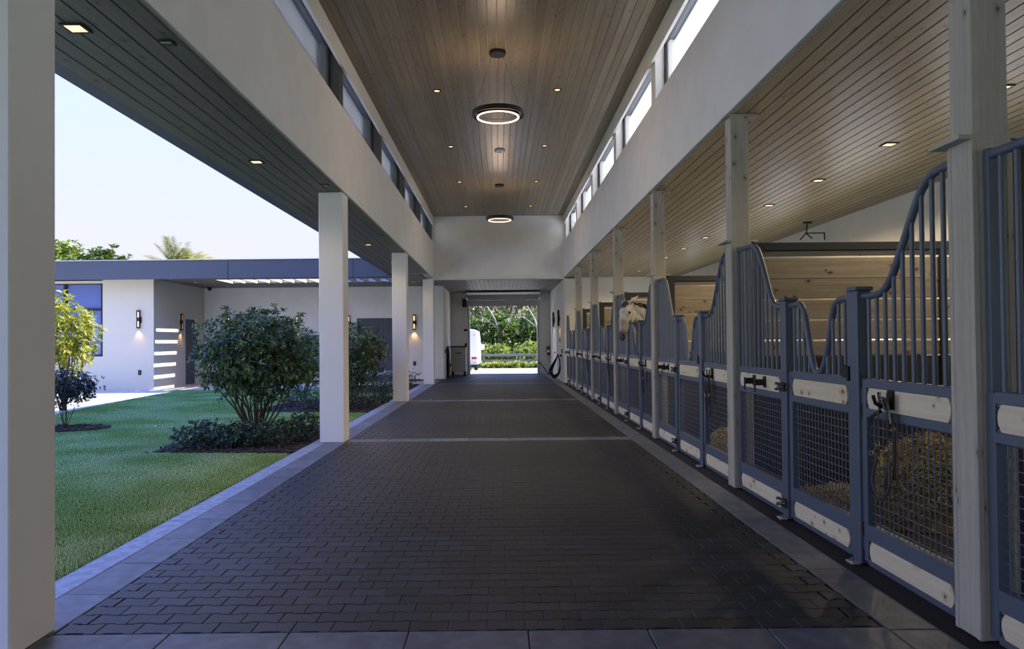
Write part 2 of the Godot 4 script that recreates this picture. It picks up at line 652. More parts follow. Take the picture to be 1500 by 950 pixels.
func shell() -> void:
	var zn := 3.84
	for s in [-1.0, 1.0]:
		var side := "left" if s < 0 else "right"
		wall("wall_" + side, "cream plaster beam wall along the %s of the aisle" % side, span(s * 2.36, s * 2.73, YL, 5.1, zn, ZG, 0.006))
		wall("wall_%s_header" % side, "cream header above the %s clerestory windows" % side, span(s * 2.36, s * 2.41, 5.75, 6.12, zn, ZG - 0.1, 0.004))
		for k in range(-1, 7):
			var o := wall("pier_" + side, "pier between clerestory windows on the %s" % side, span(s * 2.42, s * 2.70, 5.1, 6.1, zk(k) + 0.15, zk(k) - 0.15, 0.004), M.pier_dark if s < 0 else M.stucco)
			if k < 6:
				var z0 := zk(k) - 0.15
				var z1 := zk(k + 1) + 0.15
				var w := thing("window_%d" % (k + 2 + (8 if s > 0 else 0)), "clerestory window on the %s side, dark framed" % side, "", Vector3.ZERO, "", "structure")
				var fr := MB.new()
				var xm: float = s * 2.585
				for y in [5.125, 6.055]:
					fr.box(Vector3(xm, y, (z0 + z1) / 2), Vector3(0.06, 0.05, z0 - z1), 0.004)
				for z in [z0 - 0.025, z1 + 0.025]:
					fr.box(Vector3(xm, 5.59, z), Vector3(0.055, 0.88, 0.045), 0.004)
				part(w, "window_frame", fr, M.bronze)
				part(w, "pane", span(xm - 0.004, xm + 0.004, 5.15, 6.03, z0 - 0.05, z1 + 0.05), M.glass)
	# passage added behind the camera, shaped like the far one, to dim the foreground
	wall("wall_added_near", "added left side wall behind the camera, dims the foreground", span(-2.36, -2.7, 0, 3.9, 4.0, 10.0))
	wall("wall_added_near", "added right side wall behind the camera, dims the foreground", span(2.36, 2.7, 0, 3.9, 4.0, 10.0))
	wall("roof_added_near", "added roof behind the camera, dims the foreground", span(-2.73, 2.73, 3.9, 4.2, 4.1, 10.4), M.roof)
	# gables
	wall("wall_far", "cream gable wall above the far passage", span(-2.73, 2.73, YL - 0.06, 6.12, ZG, ZG - 0.3, 0.006))
	wall("wall_near", "gable wall at the near end of the barn", span(-2.73, 2.73, YL, 6.12, zn, zn + 0.3))
	# stalls: outer wall with unseen openings enlarged to let in light, end walls
	wall("wall_stalls_outer", "lower outer wall of the stalls", span(6.5, 6.75, 0, 1.3, 4.1, ZG - 0.3))
	wall("wall_stalls_outer", "upper outer wall of the stalls", span(6.5, 6.75, 2.8, 4.0, 4.1, ZG - 0.3))
	for k in range(-2, 7):
		wall("wall_stalls_outer", "pier of the outer stall wall", span(6.5, 6.75, 1.3, 2.8, zk(k) + 0.45, zk(k) - 0.45))
	wall("wall_stalls_end", "cream end wall of the stall row", span(2.37, 6.75, 0, 4.0, ZG, ZG - 0.3))
	wall("wall_stalls_near", "near end wall of the stall row", span(2.37, 6.75, 0, 4.0, 4.1, 3.84))
	# roofs
	var r := wall("roof_high", "high roof slab over the aisle, overhangs lengthened to block sun", span(-3.4, 4.15, 6.14, 6.36, 4.5, ZG - 1.8), M.fascia)  # right and far overhangs lengthened to keep sun off columns and rafters
	r = wall("roof_stalls", "low pale roof over the stalls, eave stretched to shade them", span(2.73, 9.4, 4.0, 4.22, 4.5, ZG - 0.9), M.roof)  # outer eave stretched far past the wall to keep sun out
	r = wall("roof_left", "low roof over the courtyard eave", span(-3.56, -2.73, 3.86, 4.2, 4.5, -24.6), M.roof)
	r = wall("roof_passage", "low roof over the far passage", span(-2.73, 7.0, 3.9, 4.2, ZG - 0.31, -35.4), M.roof)
	var fa := MB.new()
	fa.box(Vector3(-3.66, 3.99, -10.1), Vector3(0.2, 0.36, 29.2), 0.01)
	r = wall("fascia_left", "dark blue metal gutter fascia along the courtyard eave", fa, M.fascia)


# a run of tongue and groove boards: along z from z0 to z1, across x from x0 to x1, underside at y
func boards(parent: Node, x0: float, x1: float, y: float, z0: float, z1: float, pitch: float, mats: Array, called := "plank") -> void:
	var count := int(round((x1 - x0) / pitch))
	var w := (x1 - x0) / count
	for i in count:
		var m := MB.new()
		m.off = Vector2(rng.randf() * 4.0, rng.randf_range(-0.05, 0.05))
		m.box(Vector3(x0 + (i + 0.5) * w, y + 0.011, (z0 + z1) / 2), Vector3(w - 0.008, 0.022, absf(z1 - z0)), 0.004)
		part(parent, called, m, mats[rng.randi_range(0, mats.size() - 1)])


func ceilings() -> void:
	var mats := [M.ceiling, M.ceiling_b, M.ceiling_c]
	var c := thing("ceiling", "high tongue and groove wood ceiling over the aisle", "", Vector3.ZERO, "", "structure")
	boards(c, -2.16, 2.16, YC, 3.84, ZG, 0.1345, mats)
	part(c, "backing", span(-2.36, 2.36, YC + 0.009, YC + 0.08, 3.84, ZG), M.ceiling_tongue)
	for s in [-1.0, 1.0]:
		var m := MB.new()
		m.off = Vector2(rng.randf() * 4, 0)
		m.box(Vector3(s * 2.26, YC + 0.009, (3.84 + ZG) / 2), Vector3(0.197, 0.03, 3.84 - ZG), 0.005)
		part(c, "frieze_board", m, M.ceiling_b)
		# soffits outside the clerestory windows, the right one whitened as if sunlit from below
		boards(c, 2.73 if s > 0 else -3.39, 4.14 if s > 0 else -2.73, 6.1, 4.4, ZG - 1.7, 0.2, [M.soffit_lit] if s > 0 else [M.soffit_a, M.soffit_b], "soffit_plank")
	c = thing("ceiling", "low tongue and groove wood ceiling over the stalls", "", Vector3.ZERO, "", "structure")
	boards(c, 2.40, 6.5, YL - 0.024, 3.84, ZG, 0.1345, mats)
	part(c, "backing", span(2.74, 6.5, YL - 0.001, YL + 0.06, 3.84, ZG), M.bronze)
	c = thing("ceiling", "grey brown plank soffit over the courtyard side walkway", "", Vector3.ZERO, "", "structure")
	boards(c, -3.56, -2.40, YL - 0.024, 4.5, -24.6, 0.165, [M.soffit_a, M.soffit_b])
	c = thing("ceiling", "low plank ceiling of the far passage", "", Vector3.ZERO, "", "structure")
	boards(c, -2.36, 2.36, YL - 0.06, ZG - 0.3, -34.0, 0.165, [M.soffit_a, M.soffit_b])
	part(c, "backing", span(-2.7, 2.7, YL - 0.038, YL + 0.02, ZG - 0.3, -34.0), M.bronze)


func columns() -> void:
	var at_names := ["at the left edge of the view, next to the lawn", "beside the big dark shrub", "in front of the grey double doors", "at the far end of the aisle"]
	for i in range(-1, 4):
		var m := MB.new()
		m.box(Vector3(0, 1.897, 0), Vector3(0.37, 3.794, 0.37), 0.008)
		var c := part(self, "column", m, M.stucco_plain, Vector3(-2.545, 0, -3.72 - i * 7.58))
		if i >= 0:
			tag(c, "square white plaster column " + at_names[i], "column", "white columns along the courtyard side")
		else:
			tag(c, "white plaster column behind the camera position", "column", "white columns along the courtyard side")


# ------------------------------------------------------------------ stalls
func smooth(pts: Array, sub := 6) -> Array:
	var out := []
	for i in pts.size() - 1:
		var a = pts[maxi(i - 1, 0)]
		var d = pts[mini(i + 2, pts.size() - 1)]
		for j in sub:
			out.append(pts[i].cubic_interpolate(pts[i + 1], a, d, float(j) / sub))
	out.append(pts[-1])
	return out


func to3(pts: Array, x := 0.0) -> Array:
	var out := []
	for p in pts:
		out.append(Vector3(x, p.y, p.x))
	return out


func height_on(curve: Array, u: float) -> float:
	for i in curve.size() - 1:
		if u >= curve[i].x and u <= curve[i + 1].x:
			return lerpf(curve[i].y, curve[i + 1].y, (u - curve[i].x) / maxf(curve[i + 1].x - curve[i].x, 1e-4))
	return curve[-1].y


func bowed(u0: float, u1: float, y0: float, y1: float, bow: float) -> PackedVector2Array:
	var p := PackedVector2Array()
	for i in 9:
		var a := -1.0 + i * 0.25
		p.append(Vector2(u1 - bow * a * a, lerpf(y0, y1, (a + 1) / 2)))
	for i in 9:
		var a := 1.0 - i * 0.25
		p.append(Vector2(u0 + bow * a * a, lerpf(y0, y1, (a + 1) / 2)))
	return p


# frame, boards, wire mesh, top rail and bars between u0 and u1 (metres along the aisle from the far post)
func stall_leaf(t: Node3D, u0: float, u1: float, curve: Array, bars: Array, s: int) -> void:
	var st := 0.06
	for u in [u0 + st / 2, u1 - st / 2]:
		part(t, "stile", box1(Vector3(0, 0.63, u), Vector3(0.06, 1.2, st), 0.004), M.steel)
	for y in [[1.175, 1.235], [0.985, 1.04], [0.175, 0.275], [0.012, 0.05]]:
		part(t, "rail", box1(Vector3(0.001, (y[0] + y[1]) / 2, (u0 + u1) / 2), Vector3(0.056, y[1] - y[0], u1 - u0 - st * 2 + 0.01), 0.003), M.steel)
	for y in [[1.04, 1.175], [0.05, 0.175]]:
		part(t, "backing_plate", box1(Vector3(0.0, (y[0] + y[1]) / 2, (u0 + u1) / 2), Vector3(0.036, y[1] - y[0], u1 - u0 - 0.1)), M.steel)
		var b := MB.new()
		b.off = Vector2(s * 0.77 + y[0], 0)
		# board in the plane (z, y), facing the aisle
		var poly := PackedVector2Array()
		for p in bowed(-(u1 - st - 0.018), -(u0 + st + 0.018), y[0] - (y[0] + y[1]) / 2, y[1] - (y[0] + y[1]) / 2, 0.028):
			poly.append(p)
		b.plate(poly, Vector3.ZERO, Vector3.FORWARD, Vector3.UP, 0.012, 0.002)
		for i in b.v.size():
			b.v[i] = Vector3(-b.v[i].x, b.v[i].y, b.v[i].z)
			b.n[i] = Vector3(-b.n[i].x, b.n[i].y, b.n[i].z)
		for i in range(0, b.ix.size(), 3):
			var q := b.ix[i]
			b.ix[i] = b.ix[i + 1]
			b.ix[i + 1] = q
		part(t, "board", b, M.pine if (s + int(y[0] * 10)) % 2 == 0 else M.pine_b, Vector3(-0.018, (y[0] + y[1]) / 2, 0))
	# crimped wire mesh
	var w := MB.new()
	var nu := int(round((u1 - u0 - 2 * st) / 0.0545))
	for i in range(1, nu):
		var u := u0 + st + i * (u1 - u0 - 2 * st) / nu
		w.tube([Vector3(-0.003, 0.27, u), Vector3(-0.003, 0.99, u)], 0.0036, 5)
	for i in range(0, 13):
		var y := 0.3 + i * 0.0565
		w.tube([Vector3(0.003, y, u0 + st - 0.005), Vector3(0.003, y, u1 - st + 0.005)], 0.0036, 5)
	var wm := part(t, "wire_mesh", w, M.steel)
	wm.set_meta("kind", "stuff")
	# swept top rail and the bars under it
	if curve.size():
		var r := MB.new()
		r.tube(to3(curve), 0.0245, 12)
		part(t, "top_rail", r, M.steel)
		for u in bars:
			var y1 := height_on(curve, u) - 0.012
			if y1 - 1.235 < 0.05:
				continue
			var c := CylinderMesh.new()
			c.top_radius = 0.0135
			c.bottom_radius = 0.0135
			c.height = y1 - 1.23
			c.radial_segments = 12
			c.rings = 0
			part(t, "bar", c, M.steel, Vector3(0, (y1 + 1.23) / 2, u))
	for y in [1.06, 1.155, 0.07, 0.155]:
		var sc := MB.new()
		for u in [u0 + 0.07, u1 - 0.07]:
			sc.tube([Vector3(-0.018, y, u), Vector3(-0.026, y, u)], 0.006, 8)
		part(t, "screw", sc, M.steel_dark).set_meta("kind", "stuff")


func gate_post(called_at: Vector3, label: String, src: Node3D) -> Node3D:
	if src:
		return copy(src, "gate_post", called_at, label)
	var t := thing("gate_post", label, "gate post", called_at, "blue grey steel gate posts of the stall fronts")
	part(t, "post", box1(Vector3(0, 0.91, 0), Vector3(0.1, 1.82, 0.108), 0.006), M.steel)
	part(t, "cap", box1(Vector3(0.0, 1.832, 0), Vector3(0.125, 0.028, 0.13), 0.006), M.steel)
	var f := part(t, "foot_plate", box1(Vector3(-0.075, 0.0, 0), Vector3(0.06, 0.014, 0.09), 0.003), M.galv)
	var b := MB.new()
	b.lathe(Vector3(0, 0.007, 0), [Vector2(0.016, 0.0), Vector2(0.016, 0.016), Vector2(0.0, 0.022)], 6)
	part(f, "bolt", b, M.chrome, Vector3(-0.08, 0, 0))
	return t


func latch(parent: Node3D, y: float, u: float) -> void:
	var l := MB.new()
	l.box(Vector3(-0.062, y, u), Vector3(0.016, 0.075, 0.06), 0.003)
	for dy in [-0.022, 0.022]:
		l.tube([Vector3(-0.08, y + dy, u - 0.085), Vector3(-0.08, y + dy, u + 0.075)], 0.011, 10)
	var p := part(parent, "latch", l, M.steel_dark)
	var k := MB.new()
	k.tube([Vector3(-0.07, y, u + 0.02), Vector3(-0.115, y, u + 0.02)], 0.014, 10)
	k.tube([Vector3(-0.07, y + 0.024, u - 0.07), Vector3(-0.1, y + 0.024, u - 0.07)], 0.012, 10)
	k.tube([Vector3(-0.07, y - 0.024, u - 0.07), Vector3(-0.1, y - 0.024, u - 0.07)], 0.012, 10)
	part(p, "bolt", k, M.chrome).set_meta("kind", "stuff")


func stalls() -> void:
	var ca := smooth([Vector2(0.115, 2.40), Vector2(0.40, 2.40), Vector2(0.53, 2.39), Vector2(0.64, 2.34), Vector2(0.76, 2.20), Vector2(0.88, 2.02), Vector2(0.98, 1.87), Vector2(1.06, 1.80), Vector2(1.15, 1.78), Vector2(1.293, 1.78)])
	var cb := smooth([Vector2(2.638, 1.78), Vector2(2.78, 1.78), Vector2(2.89, 1.80), Vector2(2.98, 1.87), Vector2(3.08, 2.0), Vector2(3.20, 2.18), Vector2(3.31, 2.33), Vector2(3.40, 2.40), Vector2(3.50, 2.425), Vector2(3.69, 2.43)])
	var cd := smooth([Vector2(1.407, 1.78), Vector2(1.54, 1.78), Vector2(1.62, 1.77), Vector2(1.68, 1.71), Vector2(1.73, 1.58), Vector2(1.79, 1.40), Vector2(1.85, 1.275), Vector2(1.92, 1.235), Vector2(1.99, 1.26), Vector2(2.055, 1.35), Vector2(2.11, 1.49), Vector2(2.155, 1.63), Vector2(2.20, 1.72), Vector2(2.26, 1.765), Vector2(2.35, 1.78), Vector2(2.47, 1.78)])
	var ba := []
	for i in 10:
		ba.append(0.20 + i * 0.111)
	var bb := []
	for i in 10:
		bb.append(2.70 + i * 0.103)
	var where := ["in the nearest full stall", "in the second stall", "in the third stall", "in the grey horse's stall", "in the stall just past the grey horse", "in the last stall before the end wall"]
	var post0: Node3D
	var a0: Node3D
	var d0: Node3D
	var b0: Node3D
	var g0: Node3D
	for k in range(0, 6):
		var plab: String = "grey stained timber post %s" % ["nearest the camera, between hay pile and right edge", "second from the camera, before the plank partition", "third from the camera along the stall row", "left of the grey horse's head", "second beyond the grey horse", "last of the row by the end wall"][k]
		if post0:
			copy(post0, "timber_post", Vector3(2.461, 0, zk(k)), plab)
		else:
			post0 = thing("timber_post", plab, "post", Vector3(2.461, 0, zk(0)), "timber posts along the stall fronts")
			var m := MB.new()
			m.box(Vector3(0, 1.25, 0), Vector3(0.196, 2.5, 0.196), 0.004)
			part(post0, "lower_post", m, M.post)
			for sx in [-1.0, 1.0]:
				for sz in [-1.0, 1.0]:
					m = MB.new()
					m.off = Vector2(rng.randf() * 3, 0.05)
					m.box(Vector3(sx * 0.086, 1.24, sz * 0.086), Vector3(0.032, 2.48, 0.032), 0.003)
					part(post0, "corner_strip", m, M.post)
			m = MB.new()
			m.off = Vector2(1.3, 0.02)
			m.box(Vector3(0, 3.147, 0), Vector3(0.18, 1.29, 0.18), 0.004)
			part(post0, "upper_post", m, M.post)
			m = MB.new()
			m.box(Vector3(0.0, 2.499, -0.03), Vector3(0.33, 0.022, 0.26), 0.002)
			part(post0, "collar_plate", m, M.post)
			m = MB.new()
			m.box(Vector3(0.03, 3.782, 0), Vector3(0.34, 0.022, 0.2), 0.002)
			part(post0, "top_plate", m, M.post)
		# far-side panel next to this post
		if k >= 0:
			var w: String = where[k - 1] if k > 0 else "cut by the right edge of the photo"
			var lab := "grille panel sweeping down from its post %s" % w
			var at := Vector3(XS, 0, zk(k))
			if a0:
				var ap := copy(a0, "stall_panel", at, lab)
				if k == 1:
					# black blanket brackets bolted to the middle board
					for u in [0.60, 0.87]:
						var h := MB.new()
						h.box(Vector3(-0.036, 1.115, u), Vector3(0.012, 0.10, 0.06), 0.003)
						h.box(Vector3(-0.08, 1.11, u), Vector3(0.085, 0.055, 0.03), 0.003)
						h.box(Vector3(-0.125, 1.085, u), Vector3(0.010, 0.12, 0.026), 0.003)
						part(ap, "blanket_bracket", h, M.black)
					a0 = ap
			else:
				a0 = thing("stall_panel", lab, "stall panel", at, "fixed stall grille panels")
				stall_leaf(a0, 0.105, 1.295, ca, ba, 1)
				part(a0, "end_stile", box1(Vector3(0.0, 1.83, 0.125), Vector3(0.05, 1.2, 0.035), 0.003), M.steel)
		if k == 0:
			continue
		var w: String = where[k - 1]
		var z := zk(k)
		var g := gate_post(Vector3(XS, 0, z + 1.35), "gate post on the latch side, " + w, g0)
		if not g0:
			g0 = g
		gate_post(Vector3(XS, 0, z + 2.58), "gate post on the hinge side, " + w, g0)
		var dl := "blue grey stall door with a U-shaped dip in its top rail " + w
		if d0:
			copy(d0, "stall_door", Vector3(XS, 0, z), dl)
		else:
			d0 = thing("stall_door", dl, "stall door", Vector3(XS, 0, z), "stall doors with a dipped top rail")
			stall_leaf(d0, 1.415, 2.518, cd, [1.48, 1.575, 1.67, 1.765, 2.08, 2.175, 2.27, 2.365], 2)
			part(d0, "hinge_stile", box1(Vector3(-0.012, 1.525, 2.49), Vector3(0.05, 0.59, 0.055), 0.004), M.steel)
			part(d0, "slide_bolt", box1(Vector3(-0.045, 1.26, 2.50), Vector3(0.03, 0.10, 0.03), 0.004), M.black)
			part(d0, "slide_plate", box1(Vector3(-0.02, 1.27, 2.40), Vector3(0.02, 0.09, 0.07), 0.004), M.black)
			latch(d0, 1.10, 1.36)
			latch(d0, 0.13, 1.36)
		var bl := "grille panel rising to its post %s" % w
		if b0:
			copy(b0, "stall_panel", Vector3(XS, 0, z), bl)
		else:
			b0 = thing("stall_panel", bl, "stall panel", Vector3(XS, 0, z), "fixed stall grille panels")
			stall_leaf(b0, 2.637, 3.685, cb, bb, 5)
			for y in [1.21, 1.02, 0.24, 0.06]:
				part(b0, "hinge_plate", box1(Vector3(-0.035, y, 2.642), Vector3(0.012, 0.09, 0.012), 0.002), M.steel_dark)
	# last short bay against the end wall
	var z6 := zk(6)
	copy(a0, "stall_panel", Vector3(XS, 0, z6), "narrow looking grille panel fixed against the white end wall")
	gate_post(Vector3(XS, 0, z6 + 1.35), "steel gate post on the latch side beside the white end wall", g0)
	gate_post(Vector3(XS, 0, z6 + 2.58), "steel gate post on the hinge side beside the white end wall", g0)
	copy(d0, "stall_door", Vector3(XS, 0, z6), "stall door with U-shaped dip beside the white end wall")
	copy(b0, "stall_panel", Vector3(XS, 0, z6), "grille panel rising to the last timber post by the end wall")
	partitions()
	halters()
	hay()


func partitions() -> void:
	var first: Node3D
	var labs := ["dark framed plank partition behind the nearest timber post", "plank partition with slots of light, behind the second timber post", "plank partition behind the third timber post", "plank partition just behind the grey horse's head", "plank partition second beyond the grey horse", "plank partition of the last stall"]
	for k in range(0, 6):
		var at := Vector3(0, 0, zk(k))
		if first:
			copy(first, "stall_partition", at, labs[k])
			continue
		first = thing("stall_partition", labs[k], "partition", at, "plank partitions between stalls")
		part(first, "upright", span(2.585, 2.70, 0.0, 2.484, -0.06, 0.06, 0.005), M.steel_dark)
		part(first, "top_beam", span(2.70, 6.48, 2.402, 2.484, -0.06, 0.06, 0.005), M.steel_dark)
		part(first, "upright", span(4.5, 4.56, 0.0, 2.405, 0.03, 0.055, 0.003), M.steel_dark)
		var edges := [[2.35, 2.40], [2.117, 2.328], [1.912, 2.112], [1.70, 1.898], [1.492, 1.688], [1.33, 1.472]]
		for e in edges:
			var m := MB.new()
			m.off = Vector2(rng.randf() * 4, 0)
			m.box(Vector3(4.59, (e[0] + e[1]) / 2, 0), Vector3(3.78, e[1] - e[0], 0.045), 0.004)
			part(first, "plank", m, M.partition_b if e[0] == 1.912 else M.partition_a)
		part(first, "kick_panel", span(2.70, 6.48, 0.0, 1.318, -0.03, 0.03), M.steel_dark)
	# wire frame hanging from the stall ceiling far back
	var t := thing("hanging_bracket", "thin black wire frame hanging from the stall ceiling above the plank partition", "bracket", Vector3(6.05, YL - 0.024, -14.4))
	var w := MB.new()
	for q in [[Vector3(-0.12, -0.35, 0), Vector3(0.0, -0.22, 0)], [Vector3(-0.02, -0.22, 0), Vector3(0.36, -0.22, 0)], [Vector3(0.36, -0.22, 0), Vector3(0.36, -0.36, 0)], [Vector3(0.0, -0.22, 0), Vector3(0.12, -0.33, 0)]]:
		w.tube([q[0], q[1]], 0.012, 6)
	part(t, "wire_arm", w, M.black)
	w = MB.new()
	w.tube([Vector3(0.0, -0.22, 0), Vector3(0.02, -0.1, 0), Vector3(0.02, 0.0, 0)], 0.012, 6)
	part(t, "drop_rod", w, M.black)
	part(t, "ceiling_clip", box1(Vector3(0.03, -0.015, 0), Vector3(0.16, 0.03, 0.08), 0.006), M.black)


func ring_pts(at: Vector3, r: float, ry: float, u: Vector3, w: Vector3, n := 20) -> Array:
	var out := []
	for i in n:
		out.append(at + u * cos(TAU * i / n) * r + w * sin(TAU * i / n) * ry)
	return out


func hook(t: Node3D) -> void:
	var h := MB.new()
	h.box(Vector3(-0.006, 0, 0.0), Vector3(0.012, 0.12, 0.07), 0.003)
	var p := part(t, "hook_plate", h, M.black)
	h = MB.new()
	var arc := []
	for i in 13:
		var a := PI * i / 12.0
		arc.append(Vector3(-0.05, 0.045 - sin(a) * 0.085, cos(a) * 0.055))
	h.tube(arc, 0.02, 8, false, 0.3, Vector3.RIGHT)
	h.tube([Vector3(-0.006, -0.03, 0), Vector3(-0.06, -0.04, 0), Vector3(-0.10, -0.02, 0.0), Vector3(-0.115, 0.03, 0)], 0.012, 8)
	part(t, "hook", h, M.black)


func halters() -> void:
	# hanging on the middle boards of the rising panels
	var labs := ["brown leather halter with brass rings hanging on the nearest panel", "dark halter with coiled lead on the second stall's panel", "dark halter hanging on the third stall, right of the horse", "dark halter on the horse's stall, beside its door", "dark halter on the stall just past the horse", "dark halter on the last stall"]
	var dark: Node3D
	for k in range(1, 6):
		var at := Vector3(XS - 0.031, 1.12, zk(k) + 3.02)
		var hk := thing("bridle_hook", "black bridle hook on the board of the %s stall panel" % ORD[k - 1], "hook", at, "bridle hooks on the stall boards")
		hook(hk)
		if k == 1:
			var t := thing("halter", labs[0], "halter", at)
			var y := Vector3.UP
			var zz := Vector3.BACK
			var m := MB.new()
			m.tube(smooth([Vector3(-0.05, -0.05, -0.055), Vector3(-0.052, -0.02, -0.04), Vector3(-0.055, -0.005, 0.0), Vector3(-0.052, -0.02, 0.04), Vector3(-0.05, -0.06, 0.05)]), 0.026, 8, false, 0.28, Vector3.RIGHT)
			part(t, "crown_strap", m, M.leather)
			m = MB.new()
			m.tube(smooth([Vector3(-0.05, -0.05, -0.05), Vector3(-0.07, -0.09, -0.03), Vector3(-0.07, -0.19, -0.045), Vector3(-0.06, -0.265, -0.055)]), 0.013, 8, false, 0.3, Vector3.RIGHT)
			m.tube(smooth([Vector3(-0.05, -0.06, 0.045), Vector3(-0.045, -0.12, 0.03), Vector3(-0.045, -0.20, 0.02), Vector3(-0.04, -0.275, 0.022)]), 0.013, 8, false, 0.3, Vector3.RIGHT)
			m.tube([Vector3(-0.06, -0.30, -0.058), Vector3(-0.055, -0.36, -0.07)], 0.012, 8, false, 0.35, Vector3.RIGHT)
			m.tube([Vector3(-0.04, -0.31, 0.02), Vector3(-0.045, -0.40, 0.035)], 0.013, 8, false, 0.35, Vector3.RIGHT)
			part(t, "cheek_strap", m, M.leather)
			m = MB.new()
			m.tube(smooth([Vector3(-0.055, -0.37, -0.075), Vector3(-0.06, -0.45, -0.115), Vector3(-0.065, -0.53, -0.125), Vector3(-0.065, -0.585, -0.09), Vector3(-0.065, -0.605, -0.035), Vector3(-0.06, -0.585, 0.02), Vector3(-0.055, -0.53, 0.05), Vector3(-0.05, -0.46, 0.05), Vector3(-0.045, -0.40, 0.035)]), 0.014, 8, false, 0.45, Vector3.RIGHT)
			part(t, "noseband", m, M.leather)
			m = MB.new()
			m.tube(smooth([Vector3(-0.04, -0.40, 0.03), Vector3(-0.04, -0.47, 0.012), Vector3(-0.04, -0.53, -0.01), Vector3(-0.035, -0.56, 0.0)]), 0.02, 8, false, 0.4, Vector3.RIGHT)
			m.tube(smooth([Vector3(-0.05, -0.07, -0.03), Vector3(-0.06, -0.10, -0.10), Vector3(-0.06, -0.13, -0.15), Vector3(-0.06, -0.17, -0.16)]), 0.013, 8, false, 0.35, Vector3.RIGHT)
			m.tube(smooth([Vector3(-0.03, -0.08, 0.06), Vector3(-0.03, -0.2, 0.075), Vector3(-0.025, -0.35, 0.07), Vector3(-0.025, -0.48, 0.06)]), 0.017, 8, false, 0.35, Vector3.RIGHT)
			part(t, "throat_strap", m, M.leather_black)
			for q in [[Vector3(-0.062, -0.28, -0.056), 0.022], [Vector3(-0.04, -0.29, 0.022), 0.022], [Vector3(-0.056, -0.375, -0.073), 0.02], [Vector3(-0.03, -0.17, 0.07), 0.018]]:
				m = MB.new()
				m.tube(ring_pts(q[0], q[1], q[1] * 1.15, zz, y), 0.0032, 6, true)
				part(t, "ring", m, M.brass)
			m = MB.new()
			m.tube(ring_pts(Vector3(-0.065, -0.345, -0.13), 0.028, 0.014, zz, y, 12), 0.003, 6, true)
			m.tube([Vector3(-0.062, -0.33, -0.11), Vector3(-0.062, -0.30, -0.06)], 0.006, 6)
			part(t, "buckle", m, M.brass)
			m = MB.new()
			for i in 9:
				m.tube(ring_pts(Vector3(-0.066, 0.045 - i * 0.013, -0.01 + i * 0.006), 0.008, 0.005, Vector3(0.3 * (i % 2), 0.3, 1).normalized(), Vector3(0.6, 1, 0).normalized(), 8), 0.002, 5, true)
			for i in 6:
				m.tube(ring_pts(Vector3(-0.05, -0.06 - i * 0.014, 0.055 + 0.004 * i), 0.008, 0.006, zz, y, 8), 0.002, 5, true)
			part(t, "chain", m, M.chrome)
		elif dark == null:
			dark = thing("halter", labs[k - 1], "halter", at, "dark halters hanging on the stall panels")
			var m := MB.new()
			for i in 7:
				var o := (i - 3) * 0.017
				m.tube(smooth([Vector3(-0.05, -0.05, o * 0.6), Vector3(-0.065, -0.12, o - 0.01), Vector3(-0.06, -0.25, o + 0.012 * sin(i * 2.0)), Vector3(-0.05, -0.33 - 0.015 * (i % 3), o * 0.8)]), 0.013, 6, false, 0.6)
			part(dark, "folded_strap", m, M.leather_black)
			m = MB.new()
			m.tube(smooth([Vector3(-0.05, -0.05, 0.05), Vector3(-0.055, -0.2, 0.075), Vector3(-0.05, -0.38, 0.08), Vector3(-0.045, -0.47, 0.03), Vector3(-0.045, -0.49, -0.05), Vector3(-0.045, -0.44, -0.11), Vector3(-0.05, -0.3, -0.115), Vector3(-0.055, -0.14, -0.06), Vector3(-0.05, -0.05, -0.04)]), 0.0065, 6)
			part(dark, "lead_rope", m, M.leather_black)
			m = MB.new()
			m.tube(smooth([Vector3(-0.05, -0.04, -0.06), Vector3(-0.06, -0.02, -0.02), Vector3(-0.06, -0.03, 0.03), Vector3(-0.05, -0.06, 0.06)]), 0.022, 6, false, 0.3, Vector3.RIGHT)
			m.tube(smooth([Vector3(-0.05, -0.05, -0.04), Vector3(-0.06, -0.11, -0.09), Vector3(-0.06, -0.2, -0.1), Vector3(-0.055, -0.27, -0.08)]), 0.011, 6, false, 0.5)
			part(dark, "crown_strap", m, M.leather_black)
			for q in [Vector3(-0.065, -0.25, -0.085), Vector3(-0.065, -0.24, 0.06), Vector3(-0.065, -0.08, 0.0)]:
				m = MB.new()
				m.tube(ring_pts(q, 0.018, 0.022, zz_axis(), Vector3.UP), 0.004, 6, true)
				part(dark, "ring", m, M.chrome)
		else:
			copy(dark, "halter", at, labs[k - 1])


func zz_axis() -> Vector3:
	return Vector3.BACK


